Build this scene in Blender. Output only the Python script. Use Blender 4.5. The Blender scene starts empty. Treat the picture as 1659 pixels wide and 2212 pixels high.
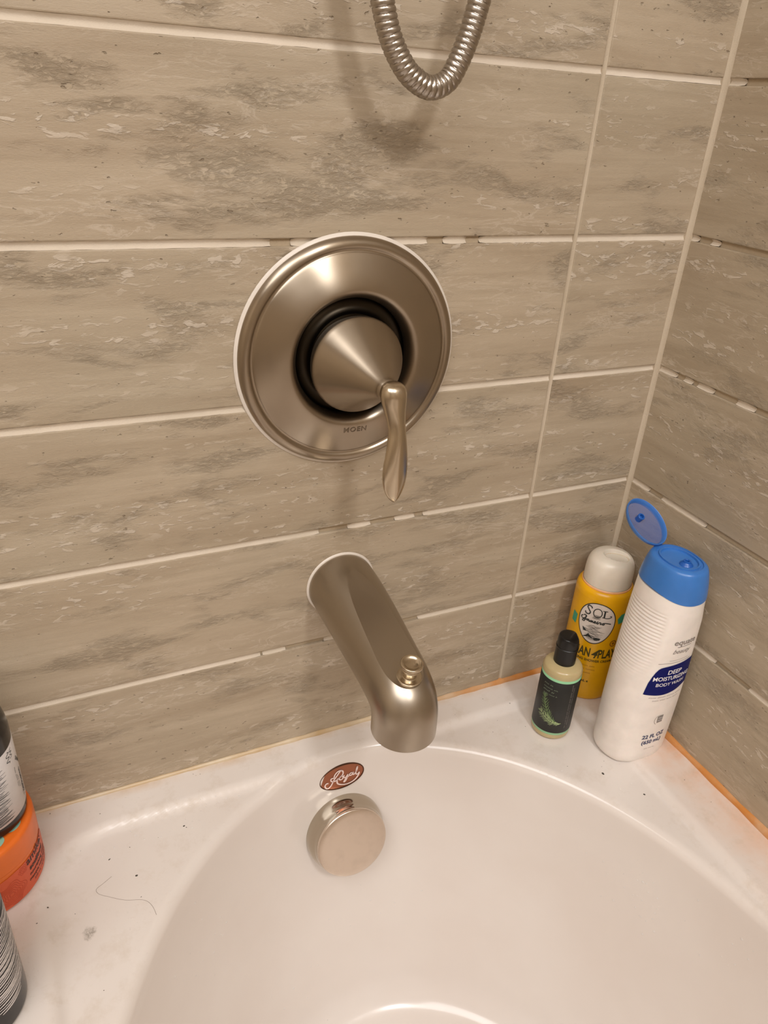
import bpy, bmesh, math, random
from mathutils import Vector, Matrix
random.seed(7)
PI = math.pi
C = bpy.context.scene.collection

# ---------------------------------------------------------------- camera
cam = bpy.data.objects.new('camera', bpy.data.cameras.new('camera'))
C.objects.link(cam)
cam.location = (-0.54245, -0.52666, 0.57146)
cam.rotation_euler = (1.06703, -0.05769, -0.42470)
cam.data.sensor_fit = 'HORIZONTAL'
cam.data.sensor_width = 36.0
cam.data.lens = 36.0 * 1616.95 / 1659.0
cam.data.clip_start = 0.01
bpy.context.scene.camera = cam

# ---------------------------------------------------------------- light and exposure
world = bpy.data.worlds.new('world'); bpy.context.scene.world = world
world.use_nodes = True
world.node_tree.nodes['Background'].inputs[0].default_value = (1.0, 0.86, 0.72, 1)
world.node_tree.nodes['Background'].inputs[1].default_value = 0.15

def area(name, loc, target, size, sizey, power, color):
    l = bpy.data.lights.new(name, 'AREA'); l.shape = 'RECTANGLE'
    l.size = size; l.size_y = sizey; l.energy = power; l.color = color
    o = bpy.data.objects.new(name, l); C.objects.link(o); o.location = loc
    o.rotation_euler = (Vector(target) - Vector(loc)).to_track_quat('-Z', 'Y').to_euler()
    return o
area('vanity_light', (-0.28, -1.55, 1.72), (-0.3, 0, 0.1), 0.20, 0.26, 12.0, (1.0, 0.985, 0.98))
area('overhead_fill', (-1.15, -1.15, 1.90), (-1.0, -1.0, 0), 1.5, 1.5, 39, (1.0, 0.99, 0.99))  # broad unseen fill, added to soften shadows and lift the right wall
vs = bpy.context.scene.view_settings
vs.view_transform = 'Standard'; vs.look = 'None'; vs.gamma = 1; vs.use_curve_mapping = False
vs.exposure = 0.04

# ---------------------------------------------------------------- node helpers
def lin(c):
    return tuple(((x/255)/12.92 if x/255 <= 0.04045 else ((x/255+0.055)/1.055)**2.4) for x in c)
class NT:
    def __init__(s, name):
        s.m = bpy.data.materials.new(name); s.m.use_nodes = True
        s.t = s.m.node_tree; s.b = s.t.nodes['Principled BSDF']
    def n(s, typ, **kw):
        n = s.t.nodes.new(typ)
        for k, v in kw.items():
            if k.startswith('i_'):
                key = k[2:].replace('_', ' ')
                n.inputs[key].default_value = v
            else: setattr(n, k, v)
        return n
    def l(s, a, b): s.t.links.new(a, b)
    def coord(s, scale=(1, 1, 1), rand=False):
        tc = s.n('ShaderNodeTexCoord'); mp = s.n('ShaderNodeMapping'); mp.inputs['Scale'].default_value = scale
        if rand:
            oi = s.n('ShaderNodeObjectInfo'); ml = s.n('ShaderNodeVectorMath', operation='SCALE')
            cx = s.n('ShaderNodeCombineXYZ')
            m1 = s.n('ShaderNodeMath', operation='MULTIPLY'); m1.inputs[1].default_value = 37.0
            m2 = s.n('ShaderNodeMath', operation='MULTIPLY'); m2.inputs[1].default_value = 91.0
            s.l(oi.outputs['Random'], m1.inputs[0]); s.l(oi.outputs['Random'], m2.inputs[0])
            s.l(m1.outputs[0], cx.inputs[0]); s.l(m2.outputs[0], cx.inputs[1]); s.l(m1.outputs[0], cx.inputs[2])
            ad = s.n('ShaderNodeVectorMath', operation='ADD')
            s.l(tc.outputs['Object'], ad.inputs[0]); s.l(cx.outputs[0], ad.inputs[1])
            s.l(ad.outputs[0], mp.inputs[0])
        else:
            s.l(tc.outputs['Object'], mp.inputs[0])
        return mp.outputs[0]
    def noise(s, vec, scale, detail=4, rough=0.55, dist=0.0):
        n = s.n('ShaderNodeTexNoise'); n.inputs['Scale'].default_value = scale
        n.inputs['Detail'].default_value = detail; n.inputs['Roughness'].default_value = rough
        n.inputs['Distortion'].default_value = dist
        s.l(vec, n.inputs['Vector']); return n.outputs['Fac']
    def ramp(s, fac, stops):
        r = s.n('ShaderNodeValToRGB'); e = r.color_ramp.elements
        while len(e) < len(stops): e.new(0.5)
        for i, (p, c) in enumerate(stops):
            e[i].position = p; e[i].color = (c, c, c, 1) if isinstance(c, (int, float)) else (*c, 1)
        s.l(fac, r.inputs[0]); return r.outputs[0]
    def mix(s, fac, a, b):
        m = s.n('ShaderNodeMix', data_type='RGBA')
        for sock, v in ((m.inputs[0], fac), (m.inputs[6], a), (m.inputs[7], b)):
            if isinstance(v, (int, float)): sock.default_value = v
            elif isinstance(v, tuple): sock.default_value = (*v, 1)
            else: s.l(v, sock)
        return m.outputs[2]
    def math(s, op, a, b=0.0):
        m = s.n('ShaderNodeMath', operation=op)
        for i, v in enumerate((a, b)):
            if isinstance(v, (int, float)): m.inputs[i].default_value = v
            else: s.l(v, m.inputs[i])
        return m.outputs[0]
    def bump(s, h, strength, dist, prev=None):
        b = s.n('ShaderNodeBump'); b.inputs['Strength'].default_value = strength; b.inputs['Distance'].default_value = dist
        s.l(h, b.inputs['Height'])
        if prev is not None: s.l(prev, b.inputs['Normal'])
        return b.outputs[0]
    def set(s, **kw):
        for k, v in kw.items():
            i = s.b.inputs[k.replace('_', ' ')]
            if isinstance(v, tuple) and len(v) == 3 and i.type == 'RGBA': i.default_value = (*v, 1)
            elif isinstance(v, (int, float, tuple)): i.default_value = v
            else: s.l(v, i)
        return s.m

def simple(name, rgb, rough=0.4, metal=0.0, **kw):
    t = NT(name)
    v = t.coord()
    n = t.noise(v, 60, 3)
    c = lin(rgb)
    col = t.mix(t.ramp(n, [(0.3, 0.0), (0.7, 1.0)]), tuple(x*0.95 for x in c), tuple(min(1, x*1.05) for x in c))
    return t.set(Base_Color=col, Roughness=rough, Metallic=metal, **kw)

# travertine-look porcelain tile
def tile_material(name, shade, mul):
    t = NT(name)
    v = t.coord((1, 1, 1), True)
    vs_ = t.coord((2.2, 2.2, 16), True)
    vm = t.coord((5, 5, 20), True)
    def K(rgb): return tuple(x*mul for x in lin(rgb))
    cloud = t.noise(vs_, 2.2, 6, 0.62, 0.4)
    A, B, D, L = K((177, 158, 133)), K((198, 181, 157)), K((150, 132, 105)), K((226, 212, 194))
    col = t.mix(t.ramp(cloud, [(0.32, 0.0), (0.66, 1.0)]), A, B)
    strata = t.noise(t.coord((1.5, 1.5, 60), True), 2.0, 4, 0.7, 0.25)
    col = t.mix(t.ramp(strata, [(0.45, 0.0), (0.72, 0.35)]), col, K((160, 142, 116)))
    drift = t.noise(v, 4.0, 2)
    col = t.mix(t.ramp(drift, [(0.42, 0.0), (0.75, 0.30)]), col, K((170, 163, 142)))
    # eroded, crumbly patches lying in horizontal drifts
    zone = t.noise(t.coord((5, 5, 17), True), 2.2, 3, 0.6, 0.3)
    zoneM = t.ramp(zone, [(0.50, 0.0), (0.64, 1.0)])
    crumb = t.noise(t.coord((38, 38, 90), True), 4.2, 7, 0.72, 0.5)
    crumbM = t.ramp(crumb, [(0.42, 0.0), (0.62, 1.0)])
    ero = t.math('MULTIPLY', zoneM, crumbM)
    col = t.mix(t.math('MULTIPLY', ero, 0.26), col, K((156, 134, 106)))
    # pale worm-like dashes and dots strung along bands
    band = t.noise(t.coord((1.6, 1.6, 26), True), 1.7, 3, 0.6)
    bandM = t.ramp(band, [(0.48, 0.0), (0.60, 1.0)])
    dash = t.noise(t.coord((30, 30, 85), True), 2.7, 4, 0.55, 0.5)
    dashM = t.ramp(dash, [(0.565, 0.0), (0.62, 1.0)])
    pale = t.math('MULTIPLY', bandM, dashM)
    vein = t.noise(t.coord((9, 9, 40), True), 2.3, 7, 0.65, 0.9)
    veinM = t.ramp(vein, [(0.470, 0.0), (0.5, 1.0), (0.530, 0.0)])
    clus = t.ramp(t.noise(t.coord((4, 4, 12), True), 2.0, 2), [(0.50, 0.0), (0.62, 0.6)])
    pm = t.math('MAXIMUM', pale, t.math('MULTIPLY', veinM, clus))
    col = t.mix(t.math('MULTIPLY', pm, 0.62), col, L)
    pit = t.noise(t.coord((60, 60, 120), True), 2.8, 2)
    pitM = t.ramp(pit, [(0.71, 0.0), (0.76, 1.0)])
    col = t.mix(t.math('MULTIPLY', pitM, 0.5), col, K((118, 100, 76)))
    fine = t.noise(t.coord((70, 70, 190), True), 6, 8, 0.75)
    h = t.math('ADD', t.math('MULTIPLY', fine, 0.30), t.math('MULTIPLY', pale, 0.32))
    h = t.math('SUBTRACT', h, t.math('MULTIPLY', ero, 0.52))
    h = t.math('SUBTRACT', h, t.math('MULTIPLY', pitM, 0.8))
    nb = t.bump(h, 0.85, 0.0011)
    rough = t.ramp(fine, [(0.2, 0.36), (0.8, 0.52)])
    return t.set(Base_Color=col, Roughness=rough, Normal=nb)

M = {}
M['tile'] = tile_material('travertine_tile', 0, 0.88)
t = NT('grout'); n = t.noise(t.coord(), 900, 6, 0.8); c2 = t.noise(t.coord(), 12, 3)
col = t.mix(t.ramp(c2, [(0.3, 0), (0.7, 1)]), lin((206, 192, 172)), lin((224, 210, 192)))
M['grout'] = t.set(Base_Color=col, Roughness=0.9, Normal=t.bump(n, 0.7, 0.0006))
t = NT('dull_grout'); n = t.noise(t.coord(), 900, 6, 0.8); c2 = t.noise(t.coord(), 12, 3)
M['dull_grout'] = t.set(Base_Color=t.mix(t.ramp(c2, [(0.3, 0), (0.7, 1)]), lin((188, 172, 148)), lin((204, 188, 166))), Roughness=0.9, Normal=t.bump(n, 0.7, 0.0006))
t = NT('bare_joint'); n = t.noise(t.coord(), 500, 6, 0.8)
M['bare'] = t.set(Base_Color=t.mix(n, lin((196, 178, 152)), lin((176, 158, 132))), Roughness=0.9, Normal=t.bump(n, 0.6, 0.0006))
M['paint'] = simple('wall_paint', (214, 200, 180), 0.7)
M['ceiling'] = simple('ceiling_paint', (225, 215, 200), 0.8)
M['floor'] = simple('floor_tile', (150, 135, 118), 0.5)

# tub acrylic, with yellow-orange soap stains along the walls and one grey scuff
t = NT('tub_acrylic')
tc = t.n('ShaderNodeTexCoord'); sp = t.n('ShaderNodeSeparateXYZ'); t.l(tc.outputs['Object'], sp.inputs[0])
X, Y, Z = sp.outputs
v = t.coord()
base = t.mix(t.ramp(t.noise(v, 7, 3), [(0.35, 0), (0.7, 1)]), lin((226, 216, 208)), lin((231, 223, 216)))
nr = t.noise(v, 22, 4, 0.6)
def rng(x, a, b):
    m = t.n('ShaderNodeMapRange'); m.inputs[1].default_value = a; m.inputs[2].default_value = b; t.l(x, m.inputs[0]); return m.outputs[0]
near = t.math('MULTIPLY', rng(X, -0.060, -0.008), t.ramp(nr, [(0.36, 0.15), (0.62, 1.0)]))
near = t.math('MULTIPLY', near, rng(Y, -0.62, -0.12))
onz = rng(Z, -0.012, -0.004)
near = t.math('MULTIPLY', near, onz)
base = t.mix(t.math('MULTIPLY', near, 0.75), base, lin((226, 166, 120)))
backn = t.math('MULTIPLY', t.math('MULTIPLY', rng(Y, -0.012, -0.001), t.ramp(nr, [(0.4, 0), (0.65, 0.6)])), onz)
base = t.mix(backn, base, lin((205, 165, 115)))
# soap film on ledges
film = t.math('MULTIPLY', t.ramp(t.noise(t.coord((1, 1, 1)), 45, 6, 0.7), [(0.52, 0), (0.72, 0.35)]), onz)
base = t.mix(film, base, lin((196, 178, 156)))
# scuff
dv = t.n('ShaderNodeVectorMath', operation='DISTANCE'); dv.inputs[1].default_value = (-0.5762, -0.1275, -0.005)
wob = t.n('ShaderNodeVectorMath', operation='ADD')
sc_ = t.n('ShaderNodeVectorMath', operation='SCALE'); sc_.inputs['Scale'].default_value = 0.008
nz = t.n('ShaderNodeTexNoise'); nz.inputs['Scale'].default_value = 180; t.l(tc.outputs['Object'], nz.inputs['Vector'])
t.l(nz.outputs['Color'], sc_.inputs[0]); t.l(tc.outputs['Object'], wob.inputs[0]); t.l(sc_.outputs[0], wob.inputs[1])
off = t.n('ShaderNodeVectorMath', operation='SUBTRACT'); off.inputs[1].default_value = (0.004, 0.004, 0.004)
t.l(wob.outputs[0], off.inputs[0]); t.l(off.outputs[0], dv.inputs[0])
scm = t.ramp(t.math('MULTIPLY', dv.outputs['Value'], 100), [(0.0, 0.65), (0.38, 0.6), (0.62, 0.0)])
scm = t.math('MULTIPLY', scm, t.ramp(t.noise(v, 420, 4, 0.7), [(0.38, 0.25), (0.58, 1.0)]))
base = t.mix(scm, base, lin((120, 108, 92)))
wet = t.noise(v, 350, 3, 0.6)
wm = t.ramp(t.noise(v, 18, 3), [(0.5, 0), (0.62, 1)])
hb = t.math('MULTIPLY', t.ramp(wet, [(0.62, 0), (0.72, 1)]), wm)
hb = t.math('MULTIPLY', hb, onz)
M['tub'] = t.set(Base_Color=base, Roughness=t.ramp(nr, [(0.3, 0.14), (0.7, 0.24)]), Normal=t.bump(hb, 0.35, 0.0006))
M['tub'].node_tree.nodes['Principled BSDF'].inputs['Coat Weight'].default_value = 0.3
M['tub'].node_tree.nodes['Principled BSDF'].inputs['Coat Roughness'].default_value = 0.08

t = NT('stained_caulk')
tc = t.n('ShaderNodeTexCoord'); sp = t.n('ShaderNodeSeparateXYZ'); t.l(tc.outputs['Object'], sp.inputs[0])
X = sp.outputs[0]
nn = t.noise(t.coord(), 28, 4, 0.6)
def rng2(x, a, b):
    m = t.n('ShaderNodeMapRange'); m.inputs[1].default_value = a; m.inputs[2].default_value = b; t.l(x, m.inputs[0]); return m.outputs[0]
col = t.mix(t.ramp(nn, [(0.35, 0), (0.7, 1)]), lin((214, 196, 168)), lin((200, 170, 128)))
col = t.mix(t.math('MULTIPLY', rng2(X, -0.27, -0.10), t.ramp(nn, [(0.3, 0.55), (0.6, 1)])), col, lin((204, 132, 62)))
M['caulk'] = t.set(Base_Color=col, Roughness=0.35)
M['white_caulk'] = simple('white_sealant', (222, 212, 200), 0.4)

def metal(name, rgb, rough, brush=(1, 1, 1), amt=0.02, spot=0.06, aniso=0.0):
    t = NT(name); n = t.noise(t.coord(brush), 120, 5, 0.7)
    spots = t.ramp(t.noise(t.coord(), 70, 4, 0.6), [(0.5, 0.0), (0.75, 1.0)])
    c = lin(rgb)
    col = t.mix(t.math('MULTIPLY', spots, spot), c, tuple(x*0.75 for x in c))
    r = t.ramp(n, [(0.25, max(0.02, rough-amt)), (0.75, rough+amt)])
    if aniso:
        tg = t.n('ShaderNodeTangent', direction_type='RADIAL', axis='Y')
        t.l(tg.outputs[0], t.b.inputs['Tangent']); t.b.inputs['Anisotropic'].default_value = aniso; t.b.inputs['Anisotropic Rotation'].default_value = 0.25
    return t.set(Base_Color=col, Metallic=1.0, Roughness=r)
M['nickel'] = metal('brushed_nickel', (172, 161, 146), 0.33, amt=0.008, spot=0.03)
M['nickel_turned'] = metal('circular_brushed_nickel', (166, 153, 136), 0.30, amt=0.01, spot=0.05, aniso=0.75)
M['nickel2'] = metal('satin_nickel_knob', (196, 182, 160), 0.25)
M['cap_metal'] = metal('worn_nickel', (186, 176, 160), 0.13, amt=0.04)
M['cap_face'] = metal('spotted_worn_nickel', (222, 208, 194), 0.30, spot=0.3)
M['throat'] = metal('painted_shade_throat', (52, 46, 38), 0.35)  # near-black base colour paints in the shade of the well around the knob
M['hose'] = metal('hose_steel', (174, 165, 154), 0.30)
M['engrave'] = simple('etched_dark_mark', (126, 112, 94), 0.5, 0.6)
M['badge'] = simple('bronze_badge', (158, 98, 72), 0.28, 0.7)
M['badge_rim'] = simple('badge_edge', (92, 62, 46), 0.3, 0.8)
M['badge_script'] = simple('badge_silver_script', (250, 228, 222), 0.25, 0.55)
M['black_plastic'] = simple('black_plastic', (12, 12, 13), 0.30)
M['black_gloss'] = simple('black_gloss_bottle', (18, 16, 17), 0.18)
M['dark_red'] = simple('dark_amber_plastic', (44, 20, 20), 0.2)
M['black_label'] = simple('black_label_paper', (28, 29, 27), 0.5)
M['mint'] = simple('mint_liquid', (150, 208, 160), 0.3)
M['clear_amber'] = simple('cloudy_bottle_plastic', (190, 172, 128), 0.22, Transmission_Weight=0.0, Subsurface_Weight=0.2, Subsurface_Scale=0.01)
M['pale_green'] = simple('pale_green_print', (186, 206, 150), 0.5)
M['green_print'] = simple('green_leaf_print', (130, 158, 100), 0.5)
M['dim_print'] = simple('dim_grey_green_print', (126, 140, 116), 0.5)
M['yellow'] = simple('yellow_plastic', (236, 174, 4), 0.28)
M['yellow_rim'] = simple('peach_cap_rim', (242, 182, 130), 0.35)
M['cream_plastic'] = simple('cream_plastic', (232, 222, 206), 0.32, Subsurface_Weight=0.1, Subsurface_Scale=0.01)
M['cream_edge'] = simple('yellowed_edge', (214, 192, 150), 0.4)
M['teal'] = simple('teal_print', (62, 160, 128), 0.4)
M['ink'] = simple('dark_ink', (40, 44, 42), 0.5)
M['olive_ink'] = simple('olive_ink', (70, 62, 18), 0.5)
M['brown_ink'] = simple('brown_ink', (150, 92, 20), 0.5)
M['grey_ink'] = simple('grey_engraving_ink', (120, 112, 104), 0.5)
M['label_white'] = simple('label_white', (226, 214, 204), 0.5)
M['white_plastic'] = simple('white_plastic', (243, 234, 226), 0.33, Subsurface_Weight=0.1, Subsurface_Scale=0.01)
M['blue_cap'] = simple('blue_plastic', (62, 122, 196), 0.30, Subsurface_Weight=0.15, Subsurface_Scale=0.01)
M['blue_dark'] = simple('deep_blue_plastic', (30, 92, 176), 0.28)
t = NT('blue_translucent'); n = t.noise(t.coord(), 30, 3)
M['blue_trans'] = t.set(Base_Color=t.mix(n, lin((70, 104, 170)), lin((84, 116, 180))), Roughness=0.25, Alpha=0.55)
M['navy'] = simple('navy_print', (0, 14, 92), 0.5, Specular_IOR_Level=0.2)
M['navy_ink'] = simple('navy_ink', (44, 58, 100), 0.5)
M['grey_print'] = simple('grey_print', (136, 128, 122), 0.5)
M['white_print'] = simple('white_print', (236, 232, 236), 0.45)
M['orange'] = simple('orange_plastic', (232, 112, 36), 0.33)
M['coral'] = simple('coral_print', (220, 92, 52), 0.4)
M['coral_line'] = simple('coral_line', (196, 66, 34), 0.5)
M['teal_pale'] = simple('pale_teal_print', (150, 190, 170), 0.4)
M['maroon_ink'] = simple('maroon_ink', (60, 18, 12), 0.5)
M['paper'] = simple('white_label_paper', (216, 210, 208), 0.5)
M['hair'] = simple('brown_hair', (120, 96, 78), 0.5)
M['fleck'] = simple('dark_grit', (70, 64, 54), 0.7)
t = NT('water'); 
M['water'] = t.set(Base_Color=(1.0, 1.0, 1.0), Roughness=0.03, IOR=1.33, Alpha=0.22)
M['curtain'] = simple('plain_white', (220, 214, 205), 0.8)

# ---------------------------------------------------------------- mesh helpers
def finish(name, bm, mat, parent=None, sharp=40, loc=None, smooth=True):
    bmesh.ops.recalc_face_normals(bm, faces=bm.faces[:]) if sharp != -1 else None
    me = bpy.data.meshes.new(name)
    if smooth:
        lim = math.radians(sharp if sharp > 0 else 40)
        for f in bm.faces: f.smooth = True
        for e in bm.edges:
            if len(e.link_faces) == 2:
                try:
                    if e.calc_face_angle() > lim: e.smooth = False
                except ValueError: pass
    bm.to_mesh(me); bm.free()
    o = bpy.data.objects.new(name, me); C.objects.link(o)
    mats = mat if isinstance(mat, list) else [mat]
    for m in mats: me.materials.append(m)
    if parent is not None: o.parent = parent
    if loc is not None: o.location = loc
    return o
def thing(name, loc, label, cat, group=None):
    o = bpy.data.objects.new(name, None); C.objects.link(o); o.location = loc
    o.empty_display_size = 0.02
    o['label'] = label; o['category'] = cat
    if group: o['group'] = group
    return o
def grid_mesh(bm, P, closed_u=True, closed_v=False, cap0=False, cap1=False):
    # P: list of rings, each a list of points
    R = [[bm.verts.new(p) for p in ring] for ring in P]
    n = len(R[0])
    for i in range(len(R) - (0 if closed_v else 1)):
        a, b = R[i], R[(i+1) % len(R)]
        for j in range(n if closed_u else n-1):
            bm.faces.new((a[j], a[(j+1) % n], b[(j+1) % n], b[j]))
    if cap0: bm.faces.new(R[0])
    if cap1: bm.faces.new(R[-1][::-1])
    return R
def lathe(bm, prof, seg=64, axis='z', center=(0, 0, 0), cap0=True, cap1=True):
    rings = []
    for r, h in prof:
        ring = []
        for j in range(seg):
            a = 2*PI*j/seg
            x, y = r*math.cos(a), r*math.sin(a)
            p = (x, y, h) if axis == 'z' else (x, -h, y)      # axis 'y': height goes towards -y
            ring.append(Vector(p) + Vector(center))
        rings.append(ring)
    grid_mesh(bm, rings, cap0=cap0 and prof[0][0] > 1e-6, cap1=cap1 and prof[-1][0] > 1e-6)
    if prof[0][0] <= 1e-6 or prof[-1][0] <= 1e-6:
        bmesh.ops.remove_doubles(bm, verts=bm.verts[:], dist=1e-6)
def smoothprof(pts, n=8):
    # Catmull-Rom through (r, z) points
    out = []
    P = [pts[0]] + list(pts) + [pts[-1]]
    for i in range(1, len(P)-2):
        p0, p1, p2, p3 = P[i-1], P[i], P[i+1], P[i+2]
        for k in range(n):
            t = k/n
            out.append(tuple(0.5*((2*p1[q]) + (-p0[q]+p2[q])*t + (2*p0[q]-5*p1[q]+4*p2[q]-p3[q])*t*t + (-p0[q]+3*p1[q]-3*p2[q]+p3[q])*t**3) for q in range(len(p1))))
    out.append(tuple(pts[-1])); return out
def box(bm, x0, x1, y0, y1, z0, z1):
    v = [bm.verts.new(p) for p in ((x0,y0,z0),(x1,y0,z0),(x1,y1,z0),(x0,y1,z0),(x0,y0,z1),(x1,y0,z1),(x1,y1,z1),(x0,y1,z1))]
    for f in ((0,3,2,1),(4,5,6,7),(0,1,5,4),(1,2,6,5),(2,3,7,6),(3,0,4,7)): bm.faces.new([v[i] for i in f])
def sstep(x): x = max(0.0, min(1.0, x)); return x*x*(3-2*x)
def interp(x, pts):
    if x <= pts[0][0]: return pts[0][1]
    for (a, b), (c, d) in zip(pts, pts[1:]):
        if x <= c: return b + (d-b)*(x-a)/(c-a)
    return pts[-1][1]

# flat print wrapped on surfaces: pieces are (verts2d, faces)
def txt(s, size, at=(0, 0), align='CENTER', shear=0.0, sx=1.0, weight=0.0, spacing=1.0, rot=0.0):
    c = bpy.data.curves.new('t', 'FONT'); c.body = s; c.size = size; c.align_x = align; c.shear = shear
    c.resolution_u = 3; c.offset = weight; c.space_character = spacing
    o = bpy.data.objects.new('t', c); C.objects.link(o)
    dg = bpy.context.evaluated_depsgraph_get(); dg.update()
    me = bpy.data.meshes.new_from_object(o.evaluated_get(dg))
    cr, sr = math.cos(rot), math.sin(rot)
    V = [(v.co.x*sx, v.co.y) for v in me.vertices]
    V = [(x*cr-y*sr+at[0], x*sr+y*cr+at[1]) for x, y in V]
    F = [tuple(p.vertices) for p in me.polygons]
    bpy.data.objects.remove(o); bpy.data.curves.remove(c); bpy.data.meshes.remove(me)
    return V, F
def ribbon(pts, w, taper=False):
    V, F = [], []
    n = len(pts)
    for i, p in enumerate(pts):
        a = pts[max(0, i-1)]; b = pts[min(n-1, i+1)]
        dx, dy = b[0]-a[0], b[1]-a[1]; L = math.hypot(dx, dy) or 1
        ww = w/2*(math.sin(PI*(0.12+0.76*i/(n-1))) if taper else 1)
        V += [(p[0]-dy/L*ww, p[1]+dx/L*ww), (p[0]+dy/L*ww, p[1]-dx/L*ww)]
    for i in range(n-1): F.append((2*i, 2*i+1, 2*i+3, 2*i+2))
    return V, F
def curve2(pts, n=6): return smoothprof(pts, n)
def ellipse2(cx, cy, a, b, n=40, rot=0, sq=1.0):
    V = [(0, 0)]; F = []
    for i in range(n):
        u = 2*PI*i/n; x, y = a*math.cos(u), b*math.sin(u)
        V.append((cx + x*math.cos(rot)-y*math.sin(rot), cy + x*math.sin(rot)+y*math.cos(rot)))
    V[0] = (cx, cy)
    for i in range(n): F.append((0, 1+i, 1+(i+1) % n))
    return V, F
def poly2(pts): return list(pts), [tuple(range(len(pts)))]
def wrapped(name, pieces, fn, mat, parent, cell=0.002, label=None, solid=None):
    bm = bmesh.new()
    for V, F in pieces:
        vs_ = [bm.verts.new((x, y, 0)) for x, y in V]
        for f in F:
            try: bm.faces.new([vs_[i] for i in f])
            except ValueError: pass
    if cell and bm.verts:
        xs = [v.co.x for v in bm.verts]; x = math.floor(min(xs)/cell)*cell + cell
        mx = max(xs)
        while x < mx:
            bmesh.ops.bisect_plane(bm, geom=bm.verts[:]+bm.edges[:]+bm.faces[:], plane_co=(x, 0, 0), plane_no=(1, 0, 0), dist=1e-7)
            x += cell
        ys = [v.co.y for v in bm.verts]
        if max(ys)-min(ys) > 0.012:
            y = min(ys)+0.005
            while y < max(ys):
                bmesh.ops.bisect_plane(bm, geom=bm.verts[:]+bm.edges[:]+bm.faces[:], plane_co=(0, y, 0), plane_no=(0, 1, 0), dist=1e-7)
                y += 0.005
    for v in bm.verts: v.co = fn(v.co.x, v.co.y)
    o = finish(name, bm, mat, parent, sharp=-1)
    if label: o['label'] = label
    return o

# ---------------------------------------------------------------- the setting: walls, tiles, grout
ROW = 0.12; GAP = 0.0042; GAPH = 0.0054
TL = 0.61; VX = 0.124
CEIL = 1.95; FLOOR = -0.46
def wall_slab(name, x0, x1, y0, y1, z0, z1, mat):
    bm = bmesh.new(); box(bm, x0, x1, y0, y1, z0, z1)
    o = finish(name, bm, mat, smooth=False); o['kind'] = 'structure'; return o
TH = 0.0028      # tile face stands this far proud of the joint bed
wall_back = wall_slab('wall_back', -2.4, 0.1, TH, 0.1, FLOOR, CEIL, M['bare'])
wall_right = wall_slab('wall_right', TH, 0.1, -2.8, TH, FLOOR, CEIL, M['bare'])
wall_slab('wall_left', -2.5, -2.4, -2.8, 0.1, FLOOR, CEIL, M['paint'])
wall_slab('wall_front', -2.5, 0.1, -2.9, -2.8, FLOOR, CEIL, M['paint'])
wall_slab('floor', -2.5, 0.1, -2.9, 0.1, FLOOR-0.05, FLOOR, M['floor'])
wall_slab('ceiling', -2.5, 0.1, -2.9, 0.1, CEIL, CEIL+0.05, M['ceiling'])

def tile_mesh(w, h):
    # front faces -y; origin at the lower left corner of the face, x right, z up
    bm = bmesh.new(); b = 0.0007; g = GAP/2; gh = GAPH/2
    rings = []
    for ins, y in ((0, TH), (0, b*1.0), (b*0.35, b*0.3), (b*1.3, 0)):
        x0, x1, z0, z1 = g+ins, w-g-ins, gh+ins, h-gh-ins
        rings.append([(x0, y, z0), (x1, y, z0), (x1, y, z1), (x0, y, z1)])
    grid_mesh(bm, rings, cap1=True)
    bmesh.ops.recalc_face_normals(bm, faces=bm.faces[:])
    me = bpy.data.meshes.new('tile'); 
    for f in bm.faces: f.smooth = False
    bm.to_mesh(me); bm.free(); me.materials.append(M['tile']); return me
tm_long = tile_mesh(TL, ROW); tm_short = tile_mesh(VX, ROW)
def place_tile(me, loc, rz, parent):
    o = bpy.data.objects.new('tile', me); C.objects.link(o); o.location = loc; o.rotation_euler = (0, 0, rz); o.parent = parent
    return o
NR = 16
for k in range(NR):
    place_tile(tm_short, (-VX, random.uniform(-.0002, .0002), k*ROW), 0, wall_back)
    for j in range(2 if k < 9 else 1):
        place_tile(tm_long, (-VX-(j+1)*TL, random.uniform(-.0003, .0003), k*ROW), 0, wall_back)
    for j in range(2 if k < 9 else 1):
        place_tile(tm_long, (random.uniform(-.0003, .0003), -j*TL, k*ROW), -PI/2, wall_right)

def grout_strip(parent, a, b, z, axis, w=GAPH, ta=True, tb=True):
    # run of grout in a horizontal joint, from a to b along the wall
    bm = bmesh.new(); n = max(3, int(abs(b-a)/(0.003 if abs(b-a) < .12 else 0.006))); d0 = 0.0011
    P = []
    for i in range(n+1):
        s = a + (b-a)*i/n
        taper = min(1.0, min(abs(s-a) if ta else 1, abs(b-s) if tb else 1)/0.006+0.15)
        jw = w*(0.5+0.03*random.uniform(-1, 1))
        dep = d0 + random.uniform(0, 0.0003) + (1-taper)*0.0010; jw *= 0.75+0.25*taper
        ring = [(s, TH, z-jw), (s, 0.0004, z-jw), (s, dep-0.0002, z-jw*0.6), (s, dep+0.0006, z-jw*0.1), (s, dep+0.0006, z+jw*0.35), (s, dep-0.0002, z+jw*0.75), (s, 0.0005, z+jw), (s, TH, z+jw)]
        P.append([(x, y, zz) if axis == 'x' else (y, x, zz) for x, y, zz in ring])
    grid_mesh(bm, P, closed_u=False)
    for f in bm.faces: pass
    return finish('grout_line', bm, M['grout'], parent, sharp=60)
def runs(a, b, gaps):
    out = []; s = a
    for g0, g1 in gaps:
        out.append((s, g0)); s = g1
    out.append((s, b)); return [(p, q) for p, q in out if q-p > 0.003]
back_gaps = {1: [(-.398, -.378), (-.292, -.245), (-.216, -.196)][:0], 4: [], }
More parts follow.
